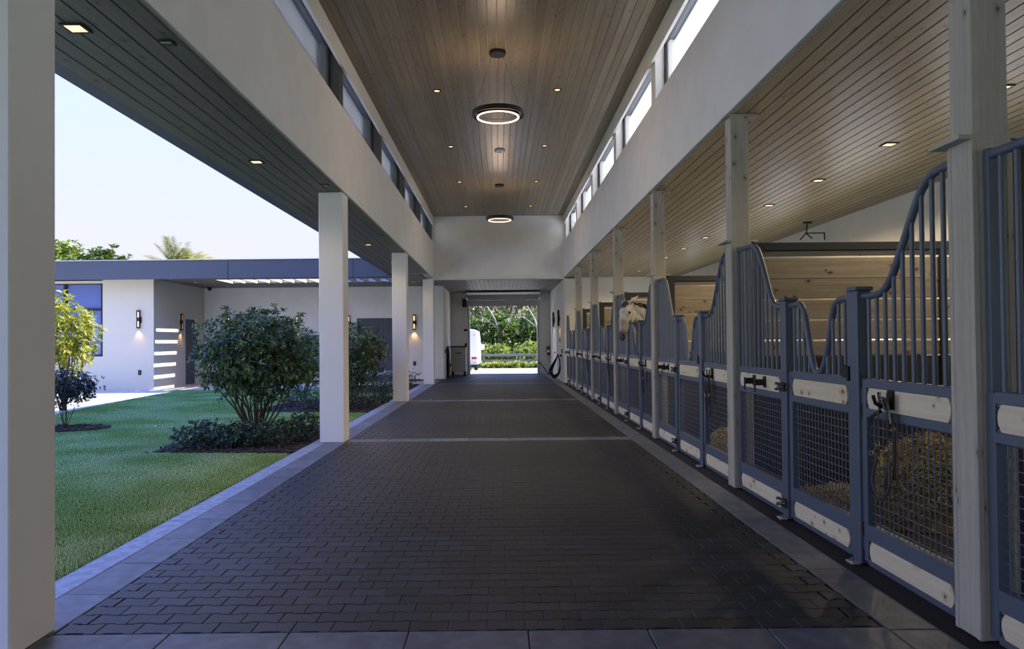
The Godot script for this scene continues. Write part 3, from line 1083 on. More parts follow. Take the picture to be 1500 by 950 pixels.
func heap(called: String, label: String, at: Vector3, rx: float, rz: float, h: float, straws: int, s: int) -> void:
	var t := thing(called, label, "hay", at)
	var nz := noise(1.8, 3, s)
	var m := MB.new()
	var n := 26
	var rings := 10
	for i in rings + 1:
		for k in n + 1:
			var a := TAU * (k % n) / n
			var f := float(i) / rings
			var o := Vector3(cos(a) * rx * f, 0, sin(a) * rz * f)
			var y := h * pow(maxf(0.0, cos(f * PI / 2)), 0.6) + nz.get_noise_2d(o.x * 3 + s, o.z * 3) * 0.16 * h * (1 - f * f)
			m.vert(Vector3(o.x, y - 0.02, o.z), Vector3(o.x / rx, 0.8, o.z / rz).normalized(), Vector2(o.x, o.z))
	for i in rings:
		for k in n:
			var a := i * (n + 1) + k
			m.tri(a, a + 1, a + n + 2)
			m.tri(a, a + n + 2, a + n + 1)
	part(t, "hay_mound", m, M.hay)
	var stem := MB.new()
	stem.tube([Vector3(0, 0, -0.04), Vector3(0.004, 0.006, 0), Vector3(0, 0, 0.04)], 0.0034, 3)
	var where := []
	var tint := []
	var r := RandomNumberGenerator.new()
	r.seed = s
	for i in straws:
		var a := r.randf() * TAU
		var f := sqrt(r.randf())
		var y := h * pow(maxf(0.0, cos(f * PI / 2)), 0.6)
		var p := Vector3(cos(a) * rx * f, 0, sin(a) * rz * f)
		y += nz.get_noise_2d(p.x * 3 + s, p.z * 3) * 0.16 * h * (1 - f * f)
		p.y = y + 0.005
		var b := Basis.from_euler(Vector3(r.randf_range(-0.9, 0.9), r.randf() * TAU, 0)).scaled(Vector3.ONE * r.randf_range(0.6, 1.5))
		where.append(Transform3D(b, p))
		var g := r.randf_range(0.5, 1.25)
		tint.append([Color(0.62 * g, 0.52 * g, 0.26 * g), Color(0.60 * g, 0.38 * g, 0.17 * g), Color(0.44 * g, 0.44 * g, 0.20 * g)][r.randi_range(0, 2)])
	many(t, "straw", stem.mesh(), M.straw, where, tint)


func hay() -> void:
	heap("hay_pile", "large golden hay pile behind the mesh of the nearest stall", Vector3(3.60, 0, -6.15), 0.66, 0.45, 0.63, 3000, 3)
	heap("hay_pile", "smaller grey hay pile behind the mesh of the second stall", Vector3(2.98, 0, -9.5), 0.42, 0.4, 0.34, 900, 4)
	heap("hay_scatter", "thin scatter of hay on the floor behind the nearest stall door", Vector3(3.25, 0, -6.95), 0.45, 0.3, 0.1, 500, 5)


# ------------------------------------------------------------------ lamps
func downlight(at: Vector3, label: String, energy: float, square := false, src: Node3D = null) -> Node3D:
	var t: Node3D
	if src:
		t = copy(src, "downlight", at, label)
	else:
		t = thing("downlight", label, "downlight", at, "recessed downlights in the wood ceilings")
		var m := MB.new()
		if square:
			for q in [[0.07, 0], [-0.07, 0], [0, 0.07], [0, -0.07]]:
				m.box(Vector3(q[0], -0.006, q[1]), Vector3(0.02 if q[0] else 0.16, 0.012, 0.02 if q[1] else 0.12), 0.002)
			part(t, "trim", m, M.bronze)
			part(t, "lens", box1(Vector3(0, -0.004, 0), Vector3(0.12, 0.008, 0.12), 0.002), M.lens)
		else:
			m.lathe(Vector3.ZERO, [Vector2(0.075, 0.0), Vector2(0.075, -0.01), Vector2(0.055, -0.012), Vector2(0.05, -0.002)], 20)
			part(t, "trim", m, M.bronze)
			m = MB.new()
			m.lathe(Vector3.ZERO, [Vector2(0.052, -0.001), Vector2(0.05, -0.006), Vector2(0.0, -0.007)], 20)
			part(t, "lens", m, M.lens)
	var l := SpotLight3D.new()
	l.name = "downlight_beam"
	l.light_color = Color(1.0, 0.88, 0.70) if square else Color(1.0, 0.94, 0.86)
	l.light_energy = energy
	l.light_size = 0.05
	l.spot_range = 40
	l.spot_attenuation = 2.0
	l.spot_angle = 80 if square else 33
	l.spot_angle_attenuation = 0.35 if square else 1.0
	l.shadow_enabled = true
	l.position = at + Vector3(0, -0.03, 0)
	l.basis = Basis(Vector3.RIGHT, -PI / 2)
	add_child(l, true)
	return t


func pendants_and_downlights() -> void:
	var first: Node3D
	for i in range(-1, 4):
		for s in [-1.0, 1.0]:
			var lab := "round downlight of the high ceiling, %s row, %s one of the row" % ["left" if s < 0 else "right", ORD[i] if i >= 0 else "hidden"]
			var o := downlight(Vector3(s * 1.09, YC, zk(i + 2.5) + 0.0), lab, 1.8, false, first)
			if not first:
				first = o
	var sq: Node3D
	for i in range(0, 10):
		var o := downlight(Vector3(4.64, YL - 0.024, -6.72 - 1.94 * i), "square downlight of the stall ceiling, %s from the camera" % ORD[i], 1.1, true, sq)
		if not sq:
			sq = o
	for i in 6:
		downlight(Vector3(-3.04, YL - 0.024, -5.27 - 3.94 * i), "square downlight of the courtyard soffit, %s from the camera" % ORD[i], 0.4, true, sq)
	for i in 3:
		var t := thing("sprinkler_cap", "small dark square sprinkler cap in the courtyard soffit, %s from the camera" % ORD[i], "sprinkler cap", Vector3(-2.50, YL - 0.024, -5.54 - 5.06 * i), "sprinkler caps in the soffit")
		part(t, "plate", box1(Vector3(0, -0.006, 0), Vector3(0.1, 0.014, 0.1), 0.003), M.bronze)
		part(t, "lip", box1(Vector3(0, -0.014, 0.03), Vector3(0.08, 0.012, 0.02), 0.003), M.galv)
	var sm := thing("smoke_detector", "flat white round smoke detector in the middle of the high ceiling", "detector", Vector3(0.05, YC, -17.4))
	var m := MB.new()
	m.lathe(Vector3.ZERO, [Vector2(0.13, 0.0), Vector2(0.13, -0.03), Vector2(0.11, -0.042), Vector2(0.0, -0.046)], 24)
	part(sm, "housing", m, M.white)
	m = MB.new()
	m.lathe(Vector3(0, -0.044, 0), [Vector2(0.03, 0.0), Vector2(0.028, -0.01), Vector2(0.0, -0.012)], 16)
	part(sm, "sensor", m, M.galv)
	# double ring pendants
	var src: Node3D
	for q in [[-11.45, "large double ring pendant lamp, nearer one, with glowing inner ring"], [-21.2, "double ring pendant lamp, farther one, in front of the gable wall"]]:
		if src:
			src = copy(src, "ring_pendant", Vector3(0.04, 0, q[0]), q[1])
		else:
			src = thing("ring_pendant", q[1], "pendant lamp", Vector3(0.01, 0, q[0]), "double ring pendant lamps")
			var y := 5.05
			m = MB.new()
			m.lathe(Vector3.ZERO, [Vector2(0.0, YC), Vector2(0.13, YC), Vector2(0.13, YC - 0.05), Vector2(0.12, YC - 0.06), Vector2(0.0, YC - 0.06)], 28)
			part(src, "canopy", m, M.bronze)
			m = MB.new()
			m.lathe(Vector3(0, y, 0), [Vector2(0.385, 0.055), Vector2(0.405, 0.055), Vector2(0.405, -0.02), Vector2(0.385, -0.02), Vector2(0.385, 0.055)], 48)
			part(src, "outer_ring", m, M.bronze)
			m = MB.new()
			m.lathe(Vector3(0, y - 0.03, 0), [Vector2(0.305, 0.05), Vector2(0.33, 0.05), Vector2(0.33, 0.0), Vector2(0.305, 0.0), Vector2(0.305, 0.05)], 48)
			part(src, "inner_ring", m, M.bronze)
			m = MB.new()
			m.lathe(Vector3(0, y - 0.03, 0), [Vector2(0.308, -0.001), Vector2(0.334, -0.001), Vector2(0.334, -0.016), Vector2(0.308, -0.016), Vector2(0.308, -0.001)], 48)
			part(src, "glowing_ring", m, M.ring)
			m = MB.new()
			for i in 3:
				var a := TAU * i / 3 + 0.6
				var d := Vector3(cos(a), 0, sin(a))
				m.tube([d * 0.325 + Vector3.UP * (y + 0.005), d * 0.39 + Vector3.UP * (y + 0.02)], 0.012, 6)
			part(src, "spacer", m, M.bronze)
			for i in 3:
				var a := TAU * i / 3 + 0.6
				var d := Vector3(cos(a), 0, sin(a))
				m = MB.new()
				m.tube([d * 0.395 + Vector3.UP * (y + 0.05), d * 0.09 + Vector3.UP * (YC - 0.06)], 0.0016, 5)
				part(src, "wire", m, M.bronze)
		var l := OmniLight3D.new()
		l.name = "pendant_light"
		l.light_color = Color(1.0, 0.86, 0.74)
		l.light_energy = 0.3
		l.light_size = 0.3
		l.omni_range = 40
		l.omni_attenuation = 2.0
		l.shadow_enabled = true
		l.position = Vector3(0.02, 4.96, q[0])
		add_child(l, true)


# ------------------------------------------------------------------ far passage
func wall_lamp(at: Vector3, face: Vector3, label: String, src: Node3D = null) -> Node3D:
	var t: Node3D
	if src:
		t = copy(src, "wall_lamp", at, label)
	else:
		t = thing("wall_lamp", label, "wall lamp", at, "black wall lamps with two lit slots")
		var m := MB.new()
		for y in [0.285, -0.285, 0.0]:
			m.box(Vector3(0, y, 0.055), Vector3(0.11, 0.05 if y else 0.13, 0.075), 0.004)
		for x in [-0.045, 0.045]:
			m.box(Vector3(x, 0, 0.055), Vector3(0.02, 0.62, 0.075), 0.003)
		part(t, "cage", m, M.black)
		part(t, "back_plate", box1(Vector3(0.03, -0.02, 0.01), Vector3(0.12, 0.2, 0.02), 0.003), M.black)
		for y in [0.16, -0.16]:
			m = MB.new()
			m.tube([Vector3(0, y - 0.095, 0.05), Vector3(0, y + 0.095, 0.05)], 0.03, 12)
			part(t, "glass_tube", m, M.lamp)
	t.basis = Basis.looking_at(-face, Vector3.UP)
	for q in [[-0.36, -1.0]]:
		var l := SpotLight3D.new()
		l.name = "wall_lamp_beam"
		l.light_color = Color(1.0, 0.72, 0.42)
		l.light_energy = 0.12
		l.light_size = 0.04
		l.spot_range = 30
		l.spot_attenuation = 2.0
		l.spot_angle = 50
		l.shadow_enabled = true
		l.position = at + face * 0.07 + Vector3.UP * q[0]
		l.basis = Basis(Vector3.RIGHT, PI / 2 * q[1])
		add_child(l, true)
	return t


func outlet(at: Vector3, face: Vector3, label: String) -> void:
	var t := thing("wall_outlet", label, "outlet", at)
	part(t, "cover", box1(Vector3(0, 0, 0.015), Vector3(0.10, 0.17, 0.03), 0.006), M.bronze)
	part(t, "flap", box1(Vector3(0, 0.01, 0.034), Vector3(0.075, 0.11, 0.012), 0.004), M.steel_dark)
	t.basis = Basis.looking_at(-face, Vector3.UP)


var lamp0: Node3D


func passage() -> void:
	wall("wall_passage_left", "cream side wall of the far passage on the left", span(-2.25, -2.7, -0.05, 3.95, -29.5, -34.3), M.stucco)
	wall("wall_passage_right", "cream side wall of the far passage on the right", span(2.36, 2.66, -0.05, 3.95, ZG - 0.3, -34.3), M.stucco)
	wall("wall_end", "cream end wall left of the far door", span(-2.3, -1.37, -0.05, 3.95, -34.0, -34.3), M.stucco)
	wall("wall_end", "cream end wall right of the far door", span(1.75, 2.4, -0.05, 3.95, -34.0, -34.3), M.stucco)
	wall("wall_end", "cream lintel above the far door", span(-1.37, 1.75, 3.62, 3.95, -34.0, -34.3), M.stucco)
	# sectional overhead door, partly lowered
	var d := thing("door_1", "grey sectional overhead door, mostly raised, at the far end", "", Vector3.ZERO, "", "structure")
	for y in [3.30, 3.55]:
		part(d, "section", box1(Vector3(0.19, y, -33.93), Vector3(3.3, 0.24, 0.05), 0.012), M.door_metal)
	for i in 3:
		part(d, "section", box1(Vector3(0.19, 3.68, -33.6 + i * 0.53), Vector3(3.3, 0.05, 0.52), 0.012), M.door_metal)
	part(d, "rubber_seal", box1(Vector3(0.19, 3.165, -33.93), Vector3(3.3, 0.035, 0.05), 0.01), M.galv)
	for x in [-1.42, 1.80]:
		var tr := MB.new()
		tr.box(Vector3(x, 1.6, -33.95), Vector3(0.07, 3.2, 0.05), 0.004)
		for i in 11:
			tr.tube([Vector3(x - 0.01, 0.2 + i * 0.29, -33.92), Vector3(x - 0.01, 0.2 + i * 0.29, -33.90)], 0.016, 8)
		part(d, "track", tr, M.galv)
		tr = MB.new()
		tr.box(Vector3(x - signf(x) * -0.02, 3.42, -32.9), Vector3(0.05, 0.06, 2.0), 0.004)
		part(d, "track", tr, M.galv)
		tr = MB.new()
		var s := signf(x)
		tr.box(Vector3(x + s * 0.03, 3.6, -32.0), Vector3(0.03, 0.36, 0.04), 0.003)
		tr.tube([Vector3(x + s * 0.32, 3.76, -32.0), Vector3(x + s * 0.02, 3.44, -32.0)], 0.018, 6)
		tr.box(Vector3(x + s * 0.15, 3.75, -32.0), Vector3(0.5, 0.02, 0.04), 0.003)
		part(d, "hanger", tr, M.galv)
	var t := thing("door_opener", "black door opener box beside the left door track", "door opener", Vector3(-1.60, 3.30, -33.85))
	part(t, "case", box1(Vector3.ZERO, Vector3(0.2, 0.38, 0.18), 0.015), M.black)
	part(t, "shaft", box1(Vector3(0.05, 0.17, 0.06), Vector3(0.28, 0.04, 0.04), 0.008), M.steel_dark)
	for q in [[2.05, 0.16, 0.06, "upper dark control box on the end wall by the door"], [1.37, 0.1, 0.09, "lower dark push button box on the end wall by the door"]]:
		t = thing("control_box", q[3], "control box", Vector3(-1.56, q[0], -33.97))
		part(t, "case", box1(Vector3.ZERO, Vector3(q[1], q[2] * 1.6, 0.06), 0.01), M.black)
		part(t, "button", box1(Vector3(0, 0, 0.034), Vector3(0.04, 0.03, 0.01), 0.004), M.steel_dark)
	# white side door in the right wall
	d = thing("door_2", "white side door in the right wall of the passage", "", Vector3.ZERO, "", "structure")
	for z in [-29.85, -32.35]:
		part(d, "jamb", span(2.33, 2.37, 0, 2.2, z + 0.06, z - 0.06, 0.006), M.white)
	part(d, "head", span(2.33, 2.37, 2.1, 2.22, -29.9, -32.3, 0.006), M.white)
	part(d, "leaf", span(2.345, 2.37, 0, 2.1, -29.92, -31.08, 0.006), M.door_white)
	part(d, "leaf", span(2.345, 2.37, 0, 2.1, -31.1, -32.28, 0.006), M.door_white)
	part(d, "handle", span(2.30, 2.345, 1.0, 1.05, -31.0, -31.04, 0.006), M.black)
	lamp0 = wall_lamp(Vector3(2.36, 2.42, -31.3), Vector3.LEFT, "black wall lamp on the right passage wall, by the extinguisher")
	wall_lamp(Vector3(2.36, 2.40, -28.6), Vector3.LEFT, "black wall lamp on the right passage wall, above the hose", lamp0)
	outlet(Vector3(2.36, 1.12, -27.6), Vector3.LEFT, "dark outlet on the right passage wall above the hose")
	outlet(Vector3(2.36, 1.55, -28.5), Vector3.LEFT, "small dark switch box on the right passage wall")
	outlet(Vector3(-2.25, 1.12, -30.2), Vector3.RIGHT, "dark outlet on the left passage wall")
	# fire extinguisher
	t = thing("fire_extinguisher", "red fire extinguisher with white label hanging on the end wall", "fire extinguisher", Vector3(2.26, 0.86, -33.9))
	var m := MB.new()
	m.lathe(Vector3.ZERO, [Vector2(0.0, 0.0), Vector2(0.07, 0.01), Vector2(0.075, 0.04), Vector2(0.075, 0.30), Vector2(0.05, 0.36), Vector2(0.025, 0.38), Vector2(0.0, 0.38)], 20)
	part(t, "cylinder", m, M.red)
	m = MB.new()
	m.lathe(Vector3(0, 0.13, 0), [Vector2(0.077, 0.0), Vector2(0.077, 0.12)], 20)
	part(t, "label_sleeve", m, M.white)
	m = MB.new()
	m.box(Vector3(0, 0.40, 0), Vector3(0.04, 0.05, 0.04), 0.005)
	m.tube([Vector3(0, 0.42, 0), Vector3(0.05, 0.45, 0.05)], 0.008, 6)
	m.tube([Vector3(0, 0.41, 0), Vector3(-0.09, 0.38, 0.02), Vector3(-0.09, 0.15, 0.02)], 0.01, 6)
	part(t, "valve", m, M.black)
	# leaning pole
	t = thing("leaning_pole", "black pole leaning against the end wall", "pole", Vector3(1.9, 0, -33.6))
	m = MB.new()
	m.tube([Vector3(0.32, 0.02, 0.12), Vector3(-0.06, 0.55, -0.32)], 0.02, 8)
	part(t, "shaft", m, M.black)
	m = MB.new()
	m.tube([Vector3(0.33, 0.0, 0.13), Vector3(0.30, 0.05, 0.1)], 0.028, 8)
	part(t, "tip", m, M.rubber_black)
	# hose on a hook
	t = thing("hose", "black coiled hose hanging on the right passage wall", "hose", Vector3(2.3, 0.0, -27.9))
	m = MB.new()
	m.box(Vector3(0.03, 0.95, 0), Vector3(0.06, 0.1, 0.18), 0.01)
	m.tube([Vector3(0.0, 0.96, -0.08), Vector3(-0.1, 0.98, -0.08), Vector3(-0.12, 1.03, -0.08)], 0.012, 6)
	part(t, "hanger", m, M.black)
	m = MB.new()
	for i in 7:
		var o := (i - 3) * 0.03
		var lo := 0.10 + 0.05 * (i % 3) + 0.02 * (i % 2)
		var wd := 0.26 + 0.05 * ((i * 3) % 4)
		m.tube(smooth([Vector3(-0.05 - 0.008 * i, 0.97, o), Vector3(-0.08 - wd * 0.3, 0.75, -wd * 0.4 + o), Vector3(-0.10 - wd * 0.75, 0.36, -wd * 0.6 + o * 0.4), Vector3(-0.10 - wd * 0.4, lo, -0.05), Vector3(-0.03 - 0.01 * i, 0.33, wd * 0.6 + o * 0.4), Vector3(-0.03, 0.75, wd * 0.4 + o), Vector3(-0.05 - 0.008 * i, 0.975, o + 0.02)], 5), 0.017, 7)
	part(t, "coil", m, M.rubber_black)
	# cart
	t = thing("cart", "tall pale grey cart with dark top on black wheels by the left wall", "cart", Vector3(-1.80, 0, -32.3))
	part(t, "body", box1(Vector3(0, 0.74, 0), Vector3(0.66, 1.06, 0.6), 0.02), M.door_white)
	part(t, "top", box1(Vector3(0, 1.30, 0), Vector3(0.74, 0.05, 0.68), 0.012), M.bronze)
	part(t, "handle", box1(Vector3(0.0, 1.02, 0.315), Vector3(0.26, 0.035, 0.03), 0.008), M.black)
	part(t, "side_bar", box1(Vector3(-0.35, 0.5, 0.26), Vector3(0.03, 0.12, 0.06), 0.006), M.black)
	for x in [-0.26, 0.26]:
		for z in [-0.2, 0.26]:
			m = MB.new()
			m.lathe(Vector3.ZERO, [Vector2(0.0, -0.03), Vector2(0.085, -0.03), Vector2(0.1, -0.015), Vector2(0.1, 0.015), Vector2(0.085, 0.03), Vector2(0.0, 0.03)], 18, Basis(Vector3.BACK, PI / 2))
			var w := part(t, "wheel", m, M.rubber_black, Vector3(x, 0.1, z))
			part(w, "fork", box1(Vector3(0, 0.09, 0), Vector3(0.09, 0.06, 0.09), 0.008), M.steel_dark)
	t = thing("leaning_board", "dark board leaning against the left passage wall beside the cart", "board", Vector3(-2.19, 0, -31.5))
	m = MB.new()
	m.box(Vector3(0, 0.66, 0), Vector3(0.03, 1.32, 1.1), 0.006, Basis(Vector3.BACK, 0.03))
	part(t, "sheet", m, M.bronze)
	m = MB.new()
	m.box(Vector3(0.02, 0.66, 0.54), Vector3(0.03, 1.32, 0.03), 0.006, Basis(Vector3.BACK, 0.03))
	part(t, "edge_strip", m, M.black)


# ------------------------------------------------------------------ courtyard building
func courtyard_building() -> void:
	var b := thing("courtyard_building", "low white building across the lawn with dark flat roof edge", "building")
	var y1 := 3.76
	var w := MB.new()
	for q in [[-24.0, -16.1, 0.0, y1], [-16.1, -13.62, 0.0, 1.12], [-16.1, -13.62, 3.67, y1], [-13.62, -11.87, 0.0, y1]]:
		w.box(Vector3((q[0] + q[1]) / 2, (q[2] + q[3]) / 2 - 0.04, -25.32), Vector3(q[1] - q[0], q[3] - q[2] + 0.08 if q[2] == 0.0 else q[3] - q[2], 0.24))
	part(b, "front_wall", w, M.stucco_grey)
	part(b, "side_wall", span(-12.1, -11.87, -0.1, y1, -25.44, -29.5), M.stucco_grey)
	part(b, "back_wall", span(-11.86, -2.71, -0.1, 3.95, -29.5, -29.8), M.stucco)
	w = MB.new()
	for q in [[-24.0, -15.6, 0.0, y1], [-15.6, -14.85, 0.0, 1.3], [-15.6, -14.85, 3.2, y1], [-14.85, -14.5, 0.0, y1], [-14.5, -13.6, 0.0, 1.3], [-14.5, -13.6, 3.2, y1], [-13.6, -11.9, 0.0, y1]]:
		w.box(Vector3((q[0] + q[1]) / 2, (q[2] + q[3]) / 2, -30.9), Vector3(q[1] - q[0], q[3] - q[2], 0.2))
	part(b, "rear_wall", w, M.stucco)
	part(b, "room_floor", span(-24, -12.1, -0.1, 0.02, -25.44, -30.9), M.concrete)
	part(b, "room_wall", span(-24.2, -24.0, -0.1, y1, -25.2, -31.0), M.stucco)
	part(b, "room_wall", span(-12.1, -11.9, -0.1, y1, -29.5, -31.0), M.stucco)
	# roof with a slatted opening over the breezeway
	var xo0 := -10.0
	var xo1 := -3.7
	var zo0 := -25.7
	var zo1 := -27.5
	for q in [[-24.4, -2.6, -24.75, zo0], [-24.4, -2.6, zo1, -31.2], [-24.4, xo0, zo0, zo1], [xo1, -2.6, zo0, zo1]]:
		part(b, "roof", span(q[0], q[1], 3.80, 4.06, q[2], q[3]), M.roof)
		part(b, "soffit", span(q[0], q[1], y1, 3.80, q[2], q[3]), M.soffit_b)
	part(b, "fascia", span(-24.4, -3.45, 3.71, 4.33, -24.62, -24.75, 0.008), M.fascia)
	part(b, "roof_cap", span(-24.4, -3.45, 4.33, 4.36, -24.58, -24.95, 0.006), M.galv)
	for x in [-9.1, -4.9]:
		part(b, "fascia_joint", box1(Vector3(x, 4.02, -24.615), Vector3(0.012, 0.6, 0.012)), M.bronze)
	var n := 0
	while xo0 + n * 0.46 < xo1:
		var x := xo0 + 0.02 + n * 0.46
		part(b, "rafter", span(x - 0.025, x + 0.025, y1, 4.03, zo0, zo1, 0.004), M.partition_a)
		n += 1
	# window of the white wing
	var win := part(b, "window", MB_frame(), M.bronze)
	for q in [[-15.98, -14.98, 1.18, 2.70], [-14.88, -13.68, 1.18, 2.70], [-15.98, -14.98, 2.78, 3.60], [-14.88, -13.68, 2.78, 3.60]]:
		part(win, "pane", span(q[0], q[1], q[2], q[3], -25.30, -25.31), M.glass_sky_tint)
	# doors
	var d := part(b, "side_door", span(-11.875, -11.845, 0.0, 2.46, -27.75, -28.55, 0.006), M.door_grey)
	part(d, "frame", span(-11.88, -11.835, 0.0, 2.5, -28.56, -28.68, 0.004), M.white)
	for y in [0.5, 1.3, 2.1]:
		part(d, "hinge", box1(Vector3(-11.84, y, -28.52), Vector3(0.02, 0.1, 0.03), 0.003), M.black)
	for q in [[-5.72, -4.63], [-4.61, -4.28]]:
		d = part(b, "double_door", span(q[0], q[1], 0.0, 2.49, -29.5, -29.46, 0.006), M.door_grey)
		part(d, "handle", box1(Vector3(q[1] - 0.06 if q[0] < -5 else q[0] + 0.06, 1.0, -29.43), Vector3(0.025, 0.3, 0.03), 0.006), M.chrome)
	d = part(b, "grey_door", span(-9.40, -8.50, 0.0, 2.46, -29.5, -29.46, 0.006), M.door_grey)
	part(d, "handle", box1(Vector3(-8.58, 1.0, -29.43), Vector3(0.1, 0.03, 0.03), 0.006), M.chrome)
	d = part(b, "dark_window", span(-7.75, -6.5, 1.28, 1.83, -29.5, -29.47, 0.006), M.soffit_b)
	part(d, "sill", span(-7.85, -6.4, 1.20, 1.27, -29.5, -29.40, 0.006), M.white)
	part(b, "baseboard", span(-11.85, -2.26, -0.06, 0.03, -29.495, -29.48), M.slate0)
	for i in 4:
		var x: float = [-11.3, -11.0, -10.6, -3.2][i]
		var z: float = [-25.2, -26.6, -28.7, -27.4][i]
		var ld := part(b, "soffit_light", box1(Vector3(x, y1 - 0.006, z), Vector3(0.1, 0.012, 0.1), 0.003), M.white)
		ld.set_meta("label", "small white soffit light")
	# fixtures
	wall_lamp(Vector3(-12.37, 2.38, -25.2), Vector3.BACK, "black wall lamp on the white front wall, right of the blue window", lamp0)
	wall_lamp(Vector3(-11.87, 2.34, -27.3), Vector3.RIGHT, "black wall lamp above the five stripes of light, by the door", lamp0)
	wall_lamp(Vector3(-10.87, 2.30, -29.5), Vector3.BACK, "wall lamp half hidden above the big shrub's left side", lamp0)
	wall_lamp(Vector3(-8.12, 2.30, -29.5), Vector3.BACK, "wall lamp above the big shrub's right side", lamp0)
	wall_lamp(Vector3(-6.06, 2.30, -29.5), Vector3.BACK, "wall lamp peeking out behind the second column", lamp0)
	wall_lamp(Vector3(-3.42, 2.31, -29.5), Vector3.BACK, "lit wall lamp right of the grey double doors, between two columns", lamp0)
	outlet(Vector3(-12.35, 0.56, -25.2), Vector3.BACK, "dark outlet low on the white front wall")
	outlet(Vector3(-3.42, 0.66, -29.5), Vector3.BACK, "dark outlet low on the wall under the lit wall lamp")
	var c := thing("security_camera", "black dome camera under the breezeway soffit corner", "camera", Vector3(-11.45, 3.758, -29.0))
	var m := MB.new()
	m.lathe(Vector3.ZERO, [Vector2(0.09, 0.0), Vector2(0.09, -0.05), Vector2(0.08, -0.06)], 16)
	part(c, "housing", m, M.black)
	m = MB.new()
	m.lathe(Vector3.ZERO, [Vector2(0.078, -0.06), Vector2(0.07, -0.1), Vector2(0.04, -0.13), Vector2(0.0, -0.14)], 16)
	part(c, "dome", m, M.bronze)


func MB_frame() -> MB:
	var f := MB.new()
	for x in [-16.04, -14.93, -13.65]:
		f.box(Vector3(x, 2.39, -25.27), Vector3(0.09, 2.52, 0.1), 0.006)
	for y in [1.15, 2.74, 3.64]:
		f.box(Vector3(-14.85, y, -25.27), Vector3(2.4, 0.075, 0.1), 0.006)
	return f


# ------------------------------------------------------------------ garden
func leaf_mesh(l: float, w: float, fold := 0.25) -> Mesh:
	var m := MB.new()
	var a := Vector3(0, 0, 0)
	var tip := Vector3(0, l, -l * 0.12)
	var mid := Vector3(0, l * 0.5, l * 0.03)
	for s in [-1.0, 1.0]:
		var e := Vector3(s * w * 0.5, l * 0.42, w * fold)
		var nn := Vector3(-s * 0.45, 0, 1).normalized()
		for q in [[a, mid, e], [mid, tip, e]]:
			var f := m.v.size()
			for p in q:
				m.vert(p, nn, Vector2(p.x, p.y))
			m.tri(f, f + 1, f + 2)
	return m.mesh()


func leaf_basis(dir: Vector3, r: RandomNumberGenerator) -> Basis:
	var y := dir.normalized()
	var z := (Vector3.UP + Vector3(r.randf_range(-0.7, 0.7), 0, r.randf_range(-0.7, 0.7)))
	var x := y.cross(z)
	if x.length() < 0.05:
		x = y.cross(Vector3.RIGHT)
	x = x.normalized()
	return Basis(x, y, x.cross(y))


# stems fan out from the base and carry sprigs of leaves inside an ellipsoid
func plant(called: String, label: String, category: String, at: Vector3, radius: Vector3, centre_y: float, sprigs: int, leaf: Mesh, mat: Material, c0: Color, c1: Color, stems: int, s: int, group := "", flowers := 0) -> void:
	var t := thing(called, label, category, at, group)
	var r := RandomNumberGenerator.new()
	r.seed = s
	var m := MB.new()
	var tips := []
	for i in stems:
		var a := r.randf() * TAU
		var f := r.randf_range(0.3, 0.85)
		var end := Vector3(cos(a) * radius.x * f, centre_y + radius.y * r.randf_range(-0.4, 0.5), sin(a) * radius.z * f)
		var b := Vector3(cos(a) * 0.05 * radius.x, 0.0, sin(a) * 0.05 * radius.z)
		var kink := Vector3(r.randf_range(-1, 1), 0, r.randf_range(-1, 1)) * 0.1 * radius.x
		var rad := clampf(radius.y * 0.02, 0.004, 0.03)
		m.tube([b, b.lerp(end, 0.35) + kink + Vector3.UP * 0.08 * radius.y, b.lerp(end, 0.7) - kink, end], [rad, rad * 0.8, rad * 0.6, rad * 0.3], 5)
		tips.append(end)
	if stems:
		part(t, "stem", m, M.bark)
	var lump := noise(1.3 / maxf(radius.x, 0.2), 2, s)
	var where := []
	var tint := []
	for i in sprigs:
		var d := Vector3(r.randfn(), r.randfn(), r.randfn()).normalized()
		var f := pow(r.randf(), 0.38) * (0.88 + 0.32 * lump.get_noise_3dv(d * radius.x * 1.4))
		var p := Vector3(d.x * radius.x, d.y * radius.y, d.z * radius.z) * f + Vector3(0, centre_y, 0)
		if p.y < 0.02:
			p.y = r.randf_range(0.02, 0.08)
		var out := (d + Vector3.UP * r.randf_range(0.1, 0.9)).normalized()
		var tone := r.randf()
		for j in 6:
			var q := p + out * (j * 0.012) * radius.y
			var spin := Basis(out, j * 2.4 + r.randf())
			var side := spin * (out.cross(Vector3(0.3, 0.2, 0.9)).normalized())
			var dir := (side + out * r.randf_range(0.2, 0.9)).normalized()
			where.append(Transform3D(leaf_basis(dir, r).scaled(Vector3.ONE * r.randf_range(0.65, 1.15)), q))
			var g := clampf(tone * 0.6 + r.randf() * 0.4, 0, 1)
			tint.append(c0.lerp(c1, g * g))
	many(t, "foliage", leaf, mat, where, tint)
	if flowers:
		var fm := MB.new()
		for i in flowers:
			var a := r.randf() * TAU
			var f := sqrt(r.randf()) * 0.9
			var p := Vector3(cos(a) * radius.x * f, centre_y + radius.y * sqrt(maxf(0, 1 - f * f)) * 0.95, sin(a) * radius.z * f)
			for k in 5:
				var pb := TAU * k / 5
				fm.box(p + Vector3(cos(pb), 0, sin(pb)) * 0.018, Vector3(0.026, 0.008, 0.026), 0.0, Basis(Vector3.UP, pb))
		part(t, "blossom", fm, M.white)


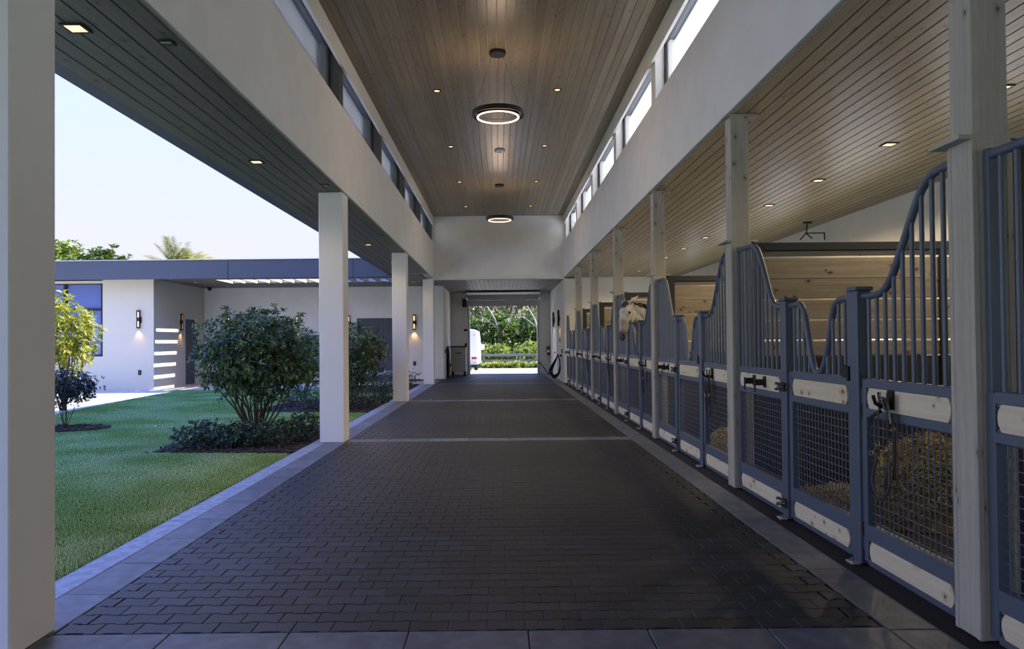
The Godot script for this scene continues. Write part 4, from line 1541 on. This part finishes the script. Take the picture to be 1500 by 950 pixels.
func bed(label: String, pts: PackedVector2Array, s: int) -> void:
	var m := MB.new()
	m.plate(pts, Vector3(0, -0.3, 0), Vector3.RIGHT, Vector3.FORWARD, 0.285)
	var o := part(self, "garden_bed", m, M.soil)
	tag(o, label, "", "", "structure")
	var chip := MB.new()
	chip.box(Vector3.ZERO, Vector3(0.05, 0.012, 0.018))
	var r := RandomNumberGenerator.new()
	r.seed = s
	var lo := pts[0]
	var hi := pts[0]
	for p in pts:
		lo = lo.min(p)
		hi = hi.max(p)
	var where := []
	var tint := []
	for i in int((hi - lo).x * (hi - lo).y * 260):
		var p := Vector2(r.randf_range(lo.x, hi.x), r.randf_range(lo.y, hi.y))
		if not Geometry2D.is_point_in_polygon(p, pts):
			continue
		where.append(Transform3D(Basis.from_euler(Vector3(r.randf_range(-0.5, 0.5), r.randf() * TAU, r.randf_range(-0.5, 0.5))).scaled(Vector3.ONE * r.randf_range(0.5, 1.4)), Vector3(p.x, -0.01 + r.randf() * 0.012, -p.y)))
		var g := r.randf_range(0.6, 1.3)
		tint.append(Color(0.055 * g, 0.036 * g, 0.024 * g))
	many(o, "bark_mulch", chip.mesh(), M.straw, where, tint)
	beds.append(pts)


var beds := []


func ellipse(c: Vector2, rx: float, ry: float, turn := 0.0) -> PackedVector2Array:
	var p := PackedVector2Array()
	for i in 24:
		p.append(c + Vector2(cos(TAU * i / 24) * rx, sin(TAU * i / 24) * ry).rotated(turn))
	return p


func garden() -> void:
	bed("mulched bed under the big dark shrub", PackedVector2Array([Vector2(-4.95, 10.45), Vector2(-2.95, 10.3), Vector2(-2.87, 10.4), Vector2(-2.87, 13.6), Vector2(-3.4, 13.6), Vector2(-4.6, 12.6), Vector2(-5.0, 11.3)]), 1)
	bed("mulched bed under the second shrub, beyond the column", PackedVector2Array([Vector2(-5.6, 16.6), Vector2(-2.95, 16.2), Vector2(-2.87, 16.3), Vector2(-2.87, 20.6), Vector2(-3.6, 20.8), Vector2(-5.4, 19.2)]), 2)
	bed("mulch strip along the kerb at the far end of the lawn", PackedVector2Array([Vector2(-5.2, 23.0), Vector2(-2.88, 22.2), Vector2(-2.88, 26.5), Vector2(-5.2, 26.0)]), 3)
	bed("dark mulch ring under the small round bush", ellipse(Vector2(-8.0, 13.6), 0.75, 0.55), 4)
	var lf := leaf_mesh(0.085, 0.042)
	var small := leaf_mesh(0.055, 0.028)
	var big := leaf_mesh(0.16, 0.06, 0.15)
	var d0 := Color(0.03, 0.06, 0.028)
	var d1 := Color(0.30, 0.42, 0.15)
	plant("shrub", "big dark green shrub in the courtyard bed left of the second column", "shrub", Vector3(-3.85, 0, -11.6), Vector3(1.0, 0.78, 0.95), 1.32, 2300, lf, M.leaf, d0, d1, 26, 101)
	plant("shrub", "dense shrub in front of the grey double doors", "shrub", Vector3(-3.55, 0, -17.6), Vector3(0.85, 0.85, 0.85), 1.2, 1500, lf, M.leaf, d0, d1, 18, 102)
	plant("shrub", "shrub seen between the big shrub and the second column", "shrub", Vector3(-5.2, 0, -19.4), Vector3(0.8, 0.8, 0.8), 1.1, 900, lf, M.leaf, d0, d1, 14, 103)
	plant("bush", "small round dark bush on a thick stem at the lawn's left", "bush", Vector3(-8.05, 0, -13.6), Vector3(0.62, 0.36, 0.6), 0.72, 900, small, M.leaf, Color(0.008, 0.014, 0.008), Color(0.04, 0.065, 0.025), 10, 104)
	# low plants
	var spots := [[-4.55, 10.75, 0.36], [-4.15, 10.7, 0.34], [-3.75, 10.75, 0.40], [-3.35, 10.85, 0.42], [-4.5, 11.3, 0.36], [-3.15, 11.4, 0.42], [-3.2, 12.2, 0.4], [-3.9, 11.0, 0.36]]
	for i in spots.size():
		var q: Array = spots[i]
		plant("low_plant", "low glossy plant under the big dark shrub, %s from the camera" % ORD[i], "plant", Vector3(q[0], 0, -q[1]), Vector3(0.34, q[2] * 0.55, 0.3), q[2] * 0.45, 150, small, M.leaf, Color(0.02, 0.042, 0.024), Color(0.13, 0.2, 0.09), 6, 200 + i, "low plants under the big shrub")
	var spots2 := [[-3.5, 16.7], [-3.1, 17.1], [-4.4, 16.9], [-5.0, 17.6], [-3.05, 18.6], [-3.2, 19.9]]
	for i in spots2.size():
		var q: Array = spots2[i]
		plant("low_plant", "low leafy plant in the second bed, %s from the camera" % ORD[i], "plant", Vector3(q[0], 0, -q[1]), Vector3(0.42, 0.3, 0.4), 0.26, 130, small, M.leaf, Color(0.02, 0.045, 0.024), Color(0.15, 0.24, 0.1), 6, 230 + i, "low plants in the second bed")
	var spots3 := [[-3.5, 23.6], [-4.2, 23.8], [-4.9, 24.0], [-3.2, 25.6]]
	for i in spots3.size():
		var q: Array = spots3[i]
		plant("flowering_plant", "white flowering plant before the grey double doors, %s from the camera" % ORD[i], "plant", Vector3(q[0], 0, -q[1]), Vector3(0.5, 0.32, 0.45), 0.3, 130, small, M.leaf, Color(0.03, 0.06, 0.02), Color(0.14, 0.2, 0.08), 5, 250 + i, "white flowering plants", 40)
	plant("yellow_tree", "young tree with drooping sunlit yellow green leaves beside the first column", "tree", Vector3(-10.1, 0, -17.0), Vector3(0.85, 0.95, 0.8), 1.75, 520, big, M.leaf_sun, Color(0.20, 0.24, 0.03), Color(0.62, 0.55, 0.12), 9, 105)
	# behind the courtyard building
	var tl := leaf_mesh(0.34, 0.19)
	plant("tree", "rounded green tree showing above the flat roof at left", "tree", Vector3(-28.6, 0, -47), Vector3(3.4, 3.0, 2.4), 5.2, 3200, tl, M.leaf_sun, Color(0.10, 0.16, 0.03), Color(0.42, 0.46, 0.13), 8, 106)
	plant("tree", "lower bushy tree right of the rounded tree above the roof", "tree", Vector3(-25.0, 0, -46), Vector3(2.0, 2.8, 2.0), 4.85, 2200, tl, M.leaf_sun, Color(0.04, 0.08, 0.02), Color(0.2, 0.27, 0.08), 8, 107)
	# fallen leaves
	for q in [[-1.78, 0.004, -18.9, 0.06, Color(0.85, 0.55, 0.12), "fallen orange leaf on the slate band far down the aisle"], [-4.88, -0.005, -10.2, 0.075, Color(0.55, 0.38, 0.25), "fallen brown leaf on the lawn in front of the shrub bed"], [-6.3, -0.005, -13.4, 0.06, Color(0.75, 0.72, 0.66), "pale dry leaf lying on the open lawn"], [-8.4, -0.005, -18.6, 0.08, Color(0.60, 0.36, 0.24), "fallen reddish leaf far out on the lawn"]]:
		var t := thing("fallen_leaf", q[5], "leaf", Vector3(q[0], q[1], q[2]))
		var lm := plain(q[4], 0.7)
		lm.cull_mode = BaseMaterial3D.CULL_DISABLED
		var b := part(t, "blade", leaf_mesh(q[3] * 1.6, q[3] * 1.1), lm)
		b.rotation = Vector3(-1.2, q[2], 0.2)
		var sm := MB.new()
		sm.tube([Vector3.ZERO, Vector3(0.01, 0.004, 0.04)], 0.002, 5)
		part(t, "stalk", sm, M.bark)
	palm()
	lawn_blades()


func palm() -> void:
	var t := thing("palm_tree", "windswept palm tree showing above the flat roof", "palm tree", Vector3(-20.0, 0, -46))
	var m := MB.new()
	m.tube([Vector3(0, 0, 0), Vector3(0.1, 3.0, 0), Vector3(0.0, 6.2, 0)], [0.22, 0.16, 0.14], 10)
	part(t, "trunk", m, M.bark_pale)
	var r := RandomNumberGenerator.new()
	r.seed = 5
	var lf := leaf_mesh(0.8, 0.05, 0.1)
	for i in 46:
		var a := r.randf() * TAU
		var dir := Vector3(cos(a) * 0.8 + 0.6, r.randf_range(0.0, 0.8), sin(a) * 0.8).normalized()
		var pts := []
		var p := Vector3(0, 6.2, 0)
		for j in 8:
			pts.append(p)
			p += (dir + Vector3(0.035 * j, -0.05 * j, 0)).normalized() * 0.30
		var fm := MB.new()
		fm.tube(pts, [0.03, 0.028, 0.025, 0.022, 0.018, 0.014, 0.01, 0.006], 5)
		var fr := part(t, "frond", fm, M.bark_pale)
		var where := []
		var tint := []
		var yellow := r.randf()
		for j in range(1, 8):
			for q in 4:
				var base: Vector3 = pts[j - 1].lerp(pts[j], q / 4.0)
				var along: Vector3 = (pts[j] - pts[j - 1]).normalized()
				for s in [-1.0, 1.0]:
					var side = along.cross(Vector3.UP).normalized() * s
					var d: Vector3 = (side + along * 0.9 + Vector3.DOWN * 0.25 + Vector3.RIGHT * 0.2).normalized()
					where.append(Transform3D(leaf_basis(d, r).scaled(Vector3.ONE * (1.1 - j * 0.06)), base))
					tint.append(Color(0.10, 0.15, 0.04).lerp(Color(0.5, 0.42, 0.08), clampf(yellow * r.randf_range(0.4, 1.2), 0, 1)))
		many(fr, "leaflets", lf, M.leaf_sun, where, tint)


func lawn_blades() -> void:
	var m := MB.new()
	var r := RandomNumberGenerator.new()
	r.seed = 77
	for i in 14:
		var a := r.randf() * TAU
		var o := Vector3(r.randf_range(-0.03, 0.03), 0, r.randf_range(-0.03, 0.03))
		var h := r.randf_range(0.014, 0.030)
		var d := Vector3(cos(a), 0, sin(a))
		var side := Vector3(-d.z, 0, d.x) * 0.0028
		var f := m.v.size()
		m.vert(o - side, Vector3(0, 1, 0), Vector2.ZERO)
		m.vert(o + side, Vector3(0, 1, 0), Vector2.ZERO)
		m.vert(o + d * h * 0.5 + Vector3.UP * h, (Vector3.UP + d * 0.5).normalized(), Vector2.ZERO)
		m.tri(f, f + 1, f + 2)
	var nz := noise(0.5, 3, 9)
	var where := []
	var tint := []
	var lawn := PackedVector2Array([Vector2(-2.95, 2.0), Vector2(-2.95, 24.3), Vector2(-10.9, 24.8), Vector2(-10.15, 17.5), Vector2(-9.4, 12.0), Vector2(-9.0, 2.0)])
	var z := 3.5
	while z < 24.8:
		var step := 0.1
		var den: float = clampf(3200.0 - z * 190.0, 700.0, 2600.0)
		var x0 := maxf(-11.0, -z * 0.66)
		var count := int(den * step * (-2.92 - x0))
		for i in maxi(count, 0):
			var p := Vector2(r.randf_range(x0, -2.92), z + r.randf() * step)
			if not Geometry2D.is_point_in_polygon(p, lawn):
				continue
			var inside := false
			for b in beds:
				if Geometry2D.is_point_in_polygon(p, b):
					inside = true
					break
			if inside:
				continue
			where.append(Transform3D(Basis(Vector3.UP, r.randf() * TAU).scaled(Vector3.ONE * r.randf_range(0.7, 1.25)), Vector3(p.x, -0.041, -p.y)))
			var g: float = 0.5 + nz.get_noise_2d(p.x, p.y) * 0.9
			tint.append(Color(0.34, 0.45, 0.10).lerp(Color(0.58, 0.65, 0.24), clampf(g + r.randf_range(-0.25, 0.25), 0, 1)))
		z += step
	var o := many(self, "lawn_grass", m.mesh(), M.blade, where, tint)
	tag(o, "short mown green grass of the shaded courtyard lawn", "grass", "", "stuff")


# ------------------------------------------------------------------ beyond the far door
func far_outdoors() -> void:
	var t := thing("van", "white van parked outside the far door, its rear corner in view", "van", Vector3(-2.05, 0, -38.6))
	var m := MB.new()
	var prof := PackedVector2Array()
	for p in smooth([Vector2(-0.95, 0.35), Vector2(-0.95, 1.2), Vector2(-0.90, 1.9), Vector2(-0.78, 2.13), Vector2(0, 2.18), Vector2(0.78, 2.13), Vector2(0.90, 1.9), Vector2(0.95, 1.2), Vector2(0.95, 0.35)], 4):
		prof.append(p)
	m.plate(prof, Vector3(0, 0, -4.6), Vector3.RIGHT, Vector3.UP, 5.0, 0.05)
	part(t, "body", m, M.white)
	part(t, "bumper", box1(Vector3(0, 0.42, 0.46), Vector3(1.8, 0.18, 0.12), 0.03), M.galv)
	for x in [-0.86, 0.86]:
		var l := part(t, "tail_light", box1(Vector3(x - 0.14 * signf(x), 0.66, 0.41), Vector3(0.26, 0.11, 0.03), 0.01), M.tail)
		l.set_meta("label", "red tail light")
		part(t, "marker_light", box1(Vector3(x - 0.12 * signf(x), 1.86, 0.41), Vector3(0.06, 0.04, 0.03), 0.01), M.tail)
		for z in [-0.35, -3.4]:
			var w := MB.new()
			w.lathe(Vector3.ZERO, [Vector2(0.0, -0.11), Vector2(0.27, -0.11), Vector2(0.33, -0.07), Vector2(0.33, 0.07), Vector2(0.27, 0.11), Vector2(0.0, 0.11)], 22, Basis(Vector3.BACK, PI / 2))
			part(t, "wheel", w, M.rubber_black, Vector3(x * 0.93, 0.33, z))
		part(t, "mirror", box1(Vector3(x * 1.2, 1.2, -3.9), Vector3(0.28, 0.3, 0.12), 0.04), M.white)
	# fence
	t = thing("rail_fence", "weathered two rail fence beyond the far door", "fence", Vector3(0, 0, -43.75))
	for x in [-7.2, -3.9, -0.95, 1.2, 3.4, 6.6]:
		part(t, "post", box1(Vector3(x, 0.36, 0), Vector3(0.13, 0.86, 0.13), 0.01), M.fence)
	for y in [0.70, 0.36]:
		for i in 5:
			part(t, "rail", box1(Vector3(-6 + i * 3.0, y, 0.08), Vector3(2.98, 0.15, 0.04), 0.006), M.fence)
	var gl := leaf_mesh(0.2, 0.12)
	var hl := leaf_mesh(0.26, 0.15)
	for i in 4:
		plant("yellow_shrub", "low sunlit yellow green shrub in front of the fence, %s" % ["beside the van", "left of the middle", "right of the middle", "far right"][i], "shrub", Vector3(-0.35 + i * 1.35, -0.05, -42.4 - 0.25 * (i % 2)), Vector3(0.8, 0.2, 0.45), 0.15, 170, gl, M.leaf_sun, Color(0.20, 0.23, 0.05), Color(0.62, 0.62, 0.22), 4, 300 + i, "yellow green shrubs in front of the fence")
	for i in 5:
		plant("bright_shrub", "bright green shrub behind the fence rails, %s" % ["far left", "left", "middle", "right", "far right"][i], "shrub", Vector3(-4.2 + i * 2.0, -0.05, -45.2), Vector3(1.2, 0.7 + 0.12 * (i % 2), 0.8), 0.75, 300, gl, M.leaf_sun, Color(0.16, 0.22, 0.04), Color(0.6, 0.64, 0.18), 5, 310 + i, "bright shrubs behind the fence")
	for i in 5:
		plant("hedge_tree", "tall dark green hedge tree behind the shrubs, %s" % ["far left", "left", "middle", "right", "far right"][i], "tree", Vector3(-5.4 + i * 2.6, 0, -49.5 - (i % 2)), Vector3(1.9, 1.75, 1.5), 1.9, 620, hl, M.leaf_sun, Color(0.04, 0.085, 0.015), Color(0.20, 0.30, 0.06), 6, 320 + i, "hedge trees beyond the fence")
	for i in 4:
		plant("pale_tree", "tall loose tree with pale trunk behind the hedge, %s" % ["far left", "left", "right", "far right"][i], "tree", Vector3(-6.0 + i * 3.6, 0, -54 - i % 2), Vector3(2.6, 2.6, 2.0), 4.6, 620, hl, M.leaf_sun, Color(0.2, 0.2, 0.11), Color(0.55, 0.52, 0.36), 9, 340 + i, "pale trees behind the hedge")
	for i in 2:
		var tr := thing("bare_tree", "leaning pale grey trunk with bare branches, %s" % ["at the right edge of the doorway", "near the middle of the doorway"][i], "tree", Vector3(2.6 - i * 2.6, 0, -48.1 - i * 0.5), "bare pale trunks in the hedge")
		var tm := MB.new()
		tm.tube([Vector3(0, 0, 0), Vector3(0.1, 1.5, 0), Vector3(-0.3, 3.0, 0), Vector3(-1.0, 4.2, 0)], [0.11, 0.09, 0.06, 0.03], 8)
		tm.tube([Vector3(0.0, 1.9, 0), Vector3(0.7, 2.8, 0.2), Vector3(1.0, 4.0, 0)], [0.05, 0.04, 0.02], 7)
		tm.tube([Vector3(-0.1, 2.4, 0), Vector3(-0.9, 3.0, 0.2), Vector3(-1.5, 3.3, 0)], [0.04, 0.03, 0.015], 7)
		part(tr, "trunk", tm, M.bark_pale)


# ------------------------------------------------------------------ horse
class Field:
	var at: Vector3
	var cell: float
	var nx: int
	var ny: int
	var nz: int
	var f := PackedFloat32Array()

	func setup(lo: Vector3, hi: Vector3, c: float) -> void:
		at = lo
		cell = c
		nx = int(ceil((hi.x - lo.x) / c)) + 1
		ny = int(ceil((hi.y - lo.y) / c)) + 1
		nz = int(ceil((hi.z - lo.z) / c)) + 1
		f.resize(nx * ny * nz)
		f.fill(0.2)

	func bone(a: Vector3, b: Vector3, ra: float, rb: float, k: float) -> void:
		var reach := maxf(ra, rb) + k * 1.5 + cell * 3
		var lo := (a.min(b) - Vector3.ONE * reach - at) / cell
		var hi := (a.max(b) + Vector3.ONE * reach - at) / cell
		var ab := b - a
		var len2 := maxf(ab.length_squared(), 1e-8)
		for z in range(maxi(int(lo.z), 0), mini(int(hi.z) + 1, nz)):
			for y in range(maxi(int(lo.y), 0), mini(int(hi.y) + 1, ny)):
				var i := (z * ny + y) * nx
				for x in range(maxi(int(lo.x), 0), mini(int(hi.x) + 1, nx)):
					var p := at + Vector3(x, y, z) * cell - a
					var t := clampf(p.dot(ab) / len2, 0.0, 1.0)
					var d := (p - ab * t).length() - lerpf(ra, rb, t)
					var o := f[i + x]
					var h := clampf(0.5 + 0.5 * (o - d) / k, 0.0, 1.0)
					f[i + x] = lerpf(o, d, h) - k * h * (1.0 - h)

	func dig(c: Vector3, r: float, k: float) -> void:
		var reach := r + k * 2 + cell
		var lo := (c - Vector3.ONE * reach - at) / cell
		var hi := (c + Vector3.ONE * reach - at) / cell
		for z in range(maxi(int(lo.z), 0), mini(int(hi.z) + 1, nz)):
			for y in range(maxi(int(lo.y), 0), mini(int(hi.y) + 1, ny)):
				for x in range(maxi(int(lo.x), 0), mini(int(hi.x) + 1, nx)):
					var i := (z * ny + y) * nx + x
					var d := r - (at + Vector3(x, y, z) * cell - c).length()
					var o := f[i]
					var h := clampf(0.5 - 0.5 * (o - d) / k, 0.0, 1.0)
					f[i] = lerpf(o, d, h) + k * h * (1.0 - h)

	func value(p: Vector3) -> float:
		var q := (p - at) / cell
		var x := clampi(int(q.x), 0, nx - 2)
		var y := clampi(int(q.y), 0, ny - 2)
		var z := clampi(int(q.z), 0, nz - 2)
		var u := q.x - x
		var v := q.y - y
		var w := q.z - z
		var i := (z * ny + y) * nx + x
		var s := nx * ny
		var a := lerpf(lerpf(f[i], f[i + 1], u), lerpf(f[i + nx], f[i + nx + 1], u), v)
		var b := lerpf(lerpf(f[i + s], f[i + s + 1], u), lerpf(f[i + s + nx], f[i + s + nx + 1], u), v)
		return lerpf(a, b, w)

	func mesh_into(m: MB, paint: Callable) -> void:
		var ids := {}
		var s := nx * ny
		var steps := [0, 1, nx, nx + 1, s, s + 1, s + nx, s + nx + 1]
		var edges := [[0, 1], [2, 3], [4, 5], [6, 7], [0, 2], [1, 3], [4, 6], [5, 7], [0, 4], [1, 5], [2, 6], [3, 7]]
		for z in nz - 1:
			for y in ny - 1:
				for x in nx - 1:
					var i := (z * ny + y) * nx + x
					if absf(f[i]) > cell * 1.9:
						continue
					var inside := 0
					for k in 8:
						if f[i + steps[k]] < 0.0:
							inside += 1
					if inside == 0 or inside == 8:
						continue
					var sum := Vector3.ZERO
					var hits := 0
					for e in edges:
						var va: float = f[i + steps[e[0]]]
						var vb: float = f[i + steps[e[1]]]
						if (va < 0.0) != (vb < 0.0):
							var t := va / (va - vb)
							var pa := Vector3(e[0] & 1, (e[0] >> 1) & 1, e[0] >> 2)
							var pb := Vector3(e[1] & 1, (e[1] >> 1) & 1, e[1] >> 2)
							sum += pa.lerp(pb, t)
							hits += 1
					var p := at + (Vector3(x, y, z) + sum / hits) * cell
					var h := cell * 0.8
					var g := Vector3(value(p + Vector3(h, 0, 0)) - value(p - Vector3(h, 0, 0)), value(p + Vector3(0, h, 0)) - value(p - Vector3(0, h, 0)), value(p + Vector3(0, 0, h)) - value(p - Vector3(0, 0, h))).normalized()
					ids[i] = m.vert(p, g, Vector2(p.x, p.y))
					m.c.append(paint.call(p, g))
		for i in ids:
			var x: int = i % nx
			var y: int = (i / nx) % ny
			var z: int = i / s
			for q in [[1, nx, s, y, z], [nx, s, 1, z, x], [s, 1, nx, x, y]]:
				if q[3] == 0 or q[4] == 0:
					continue
				if (f[i] < 0.0) == (f[i + q[0]] < 0.0):
					continue
				var a = i - q[1]
				var b = i - q[1] - q[2]
				var d = i - q[2]
				if ids.has(a) and ids.has(b) and ids.has(d):
					m.tri(ids[i], ids[a], ids[b])
					m.tri(ids[i], ids[b], ids[d])


var hp := Vector3(2.215, 2.135, -12.72)      # poll
var hd := Vector3(-0.13, -0.56, 0.19).normalized()  # from the poll to the muzzle
var hf := Vector3.ZERO                        # out of the forehead
var hs := Vector3.ZERO                        # to the horse's left
var dapple: FastNoiseLite


func hl(d: float, f: float, s: float) -> Vector3:
	return hp + hd * d + hf * f + hs * s


func coat(p: Vector3, _g: Vector3) -> Color:
	var q := p - hp
	var d := q.dot(hd)
	var c := Color(0.40, 0.40, 0.405)
	var n := dapple.get_noise_3dv(p * 1.0)
	if q.length() < 0.85 and p.x < 2.55:
		c = c.lerp(Color(0.50, 0.50, 0.505), clampf(0.5 + n * 1.5, 0, 1))
		var side := absf(q.dot(hs))
		var fwd := q.dot(hf)
		# darker cheek and jaw, dark muzzle, brownish bridge, smoky eye sockets
		c = c.lerp(Color(0.34, 0.325, 0.32), smoothstep(0.0, 0.14, -fwd) * 0.55)
		c = c.lerp(Color(0.30, 0.285, 0.28), 0.7 * (1.0 - smoothstep(0.02, 0.055, (p - hl(0.185, 0.03, 0.09 * signf(q.dot(hs)))).length())))
		var bridge := smoothstep(0.26, 0.40, d) * (1.0 - smoothstep(0.50, 0.56, d)) * clampf(fwd * 14.0, 0, 1)
		c = c.lerp(Color(0.34, 0.255, 0.22), bridge * 0.6)
		c = c.lerp(Color(0.115, 0.105, 0.11), smoothstep(0.45, 0.56, d - 0.03 * n))
		c = c.lerp(Color(0.02, 0.02, 0.02), 1.0 - smoothstep(0.012, 0.024, (p - hl(0.605, 0.028, 0.045 * signf(q.dot(hs)))).length()))
		# the ear turned away shows its dark inside, the other is pale
		if d < -0.03:
			c = c.lerp(Color(0.13, 0.12, 0.12) if q.dot(hs) < 0.0 else Color(0.58, 0.57, 0.56), 1.0 - smoothstep(-0.07, -0.03, d))
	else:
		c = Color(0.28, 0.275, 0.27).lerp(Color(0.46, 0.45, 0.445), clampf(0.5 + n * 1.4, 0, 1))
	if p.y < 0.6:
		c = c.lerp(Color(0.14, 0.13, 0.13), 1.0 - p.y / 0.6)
	return c


func horse() -> void:
	dapple = noise(9.0, 2, 17)
	hf = Vector3(-0.62, 0.15, 0.76)
	hf = (hf - hd * hf.dot(hd)).normalized()
	hs = hd.cross(hf).normalized()
	if hs.x < 0:
		hs = -hs
	var m := MB.new()
	# head and ears, fine grid
	var f := Field.new()
	f.setup(hp + Vector3(-0.42, -0.80, -0.42), hp + Vector3(0.42, 0.30, 0.50), 0.0095)
	f.bone(hl(0.02, -0.05, 0), hl(0.17, -0.01, 0), 0.085, 0.095, 0.03)
	f.bone(hl(0.16, 0.015, 0), hl(0.34, 0.03, 0), 0.082, 0.066, 0.03)
	f.bone(hl(0.34, 0.03, 0), hl(0.53, 0.012, 0), 0.064, 0.052, 0.03)
	f.bone(hl(0.53, 0.0, 0), hl(0.60, -0.015, 0), 0.056, 0.058, 0.03)
	for s in [-1.0, 1.0]:
		f.bone(hl(0.15, -0.12, s * 0.05), hl(0.27, -0.125, s * 0.048), 0.062, 0.064, 0.03)
		f.bone(hl(0.24, -0.02, s * 0.06), hl(0.42, -0.01, s * 0.045), 0.035, 0.022, 0.03)
		f.bone(hl(0.145, 0.03, s * 0.075), hl(0.20, 0.04, s * 0.08), 0.026, 0.024, 0.02)
		f.bone(hl(0.57, 0.018, s * 0.036), hl(0.60, 0.0, s * 0.04), 0.024, 0.022, 0.015)
	f.bone(hl(0.24, -0.13, 0), hl(0.55, -0.075, 0), 0.055, 0.032, 0.03)
	f.bone(hl(0.56, -0.07, 0), hl(0.63, -0.05, 0), 0.034, 0.030, 0.02)
	f.bone(hl(0.60, -0.02, 0), hl(0.645, -0.03, 0), 0.046, 0.035, 0.02)
	for s in [-1.0, 1.0]:
		f.dig(hl(0.605, 0.032, s * 0.045), 0.014, 0.008)
		f.dig(hl(0.185, 0.035, s * 0.103), 0.02, 0.01)
	# ears
	var ears := []
	for q in [[-1.0, Vector3(-0.05, 1.0, 0.05)], [1.0, Vector3(0.80, 0.72, 0.1)]]:
		var b := hl(-0.015, 0.0, q[0] * 0.068)
		var dir: Vector3 = q[1].normalized()
		f.bone(b, b + dir * 0.07, 0.030, 0.034, 0.015)
		f.bone(b + dir * 0.07, b + dir * 0.185, 0.034, 0.006, 0.015)
		ears.append([b, dir])
	# neck as far as the door
	var crest := Vector3(2.62, 2.02, -13.05)
	f.bone(hl(-0.0, -0.09, 0), crest + Vector3(-0.12, -0.05, 0.05), 0.085, 0.11, 0.06)
	f.bone(hl(0.13, -0.14, 0), crest + Vector3(-0.12, -0.24, 0.05), 0.075, 0.11, 0.06)
	f.mesh_into(m, coat)
	# body, coarser grid, overlapping the neck
	var g := Field.new()
	g.setup(Vector3(2.30, -0.05, -14.5), Vector3(5.1, 2.35, -12.55), 0.03)
	g.bone(hl(-0.0, -0.09, 0), crest + Vector3(-0.12, -0.05, 0.05), 0.08, 0.108, 0.06)
	g.bone(crest + Vector3(-0.15, -0.05, 0.05), Vector3(3.20, 1.60, -13.35), 0.108, 0.17, 0.1)
	g.bone(crest + Vector3(-0.15, -0.24, 0.05), Vector3(3.10, 1.28, -13.30), 0.105, 0.23, 0.1)
	g.bone(Vector3(3.25, 1.25, -13.38), Vector3(4.45, 1.28, -13.62), 0.30, 0.30, 0.1)
	g.bone(Vector3(4.3, 1.32, -13.6), Vector3(4.65, 1.2, -13.66), 0.29, 0.2, 0.1)
	for s in [-1.0, 1.0]:
		var o: Vector3 = Vector3(0.04, 0, 0.17) * s
		g.bone(Vector3(3.2, 1.05, -13.36) + o, Vector3(3.25, 0.56, -13.37) + o, 0.12, 0.06, 0.06)
		g.bone(Vector3(3.25, 0.56, -13.37) + o, Vector3(3.22, 0.14, -13.36) + o, 0.055, 0.04, 0.03)
		g.bone(Vector3(3.22, 0.14, -13.36) + o, Vector3(3.15, 0.04, -13.35) + o, 0.042, 0.062, 0.03)
		g.bone(Vector3(4.55, 1.15, -13.64) + o, Vector3(4.42, 0.80, -13.62) + o, 0.19, 0.11, 0.06)
		g.bone(Vector3(4.42, 0.80, -13.62) + o, Vector3(4.72, 0.50, -13.68) + o, 0.10, 0.058, 0.04)
		g.bone(Vector3(4.72, 0.50, -13.68) + o, Vector3(4.66, 0.14, -13.67) + o, 0.055, 0.042, 0.03)
		g.bone(Vector3(4.66, 0.14, -13.67) + o, Vector3(4.58, 0.04, -13.65) + o, 0.042, 0.062, 0.03)
	g.mesh_into(m, coat)
	var t := thing("horse", "dapple grey horse looking out over its stall door", "horse", Vector3.ZERO)
	var skin := plain(Color.WHITE, 0.6)
	skin.vertex_color_use_as_albedo = true
	skin.rim_enabled = true
	skin.rim = 0.2
	part(t, "body", m, skin)
	var dark := plain(Color(0.13, 0.115, 0.11), 0.7)
	for s in [-1.0, 1.0]:
		var e := SphereMesh.new()
		e.radius = 0.024
		e.height = 0.048
		part(t, "eye", e, plain(Color(0.03, 0.025, 0.02), 0.1), hl(0.185, 0.028, s * 0.094))
	# mane down the crest and forelock between the ears
	var r := RandomNumberGenerator.new()
	r.seed = 12
	var mane := MB.new()
	var top0 := hl(-0.04, -0.03, 0)
	for i in 110:
		var u := r.randf()
		var p0 := top0.lerp(crest + Vector3(0, 0.09, 0), minf(u * 1.6, 1.0)) if u < 0.62 else (crest + Vector3(0, 0.09, 0)).lerp(Vector3(3.15, 1.82, -13.33), (u - 0.62) / 0.38)
		p0 += Vector3(r.randf_range(-0.02, 0.02), r.randf_range(-0.01, 0.03), r.randf_range(-0.03, 0.03))
		var fall := r.randf_range(0.12, 0.24)
		mane.tube([p0, p0 + Vector3(r.randf_range(-0.03, 0.03), -0.01, -0.06), p0 + Vector3(r.randf_range(-0.04, 0.05), -fall * 0.5, -0.12), p0 + Vector3(r.randf_range(-0.05, 0.05), -fall, -0.13)], [0.011, 0.011, 0.008, 0.003], 5)
		if i % 3 == 0:
			mane.tube([p0, p0 + Vector3(r.randf_range(-0.03, 0.03), 0.0, 0.06), p0 + Vector3(r.randf_range(-0.03, 0.05), -fall * 0.3, 0.115)], [0.011, 0.010, 0.003], 5)
	part(t, "mane", mane, dark)
	var lock := MB.new()
	for i in 14:
		var s := r.randf_range(-0.03, 0.03)
		lock.tube([hl(-0.04, -0.01, s * 0.6), hl(-0.02, 0.055, s), hl(0.04, 0.085, s * 1.1), hl(r.randf_range(0.07, 0.13), 0.092, s * 1.3)], [0.007, 0.007, 0.005, 0.002], 5)
	part(t, "forelock", lock, dark)
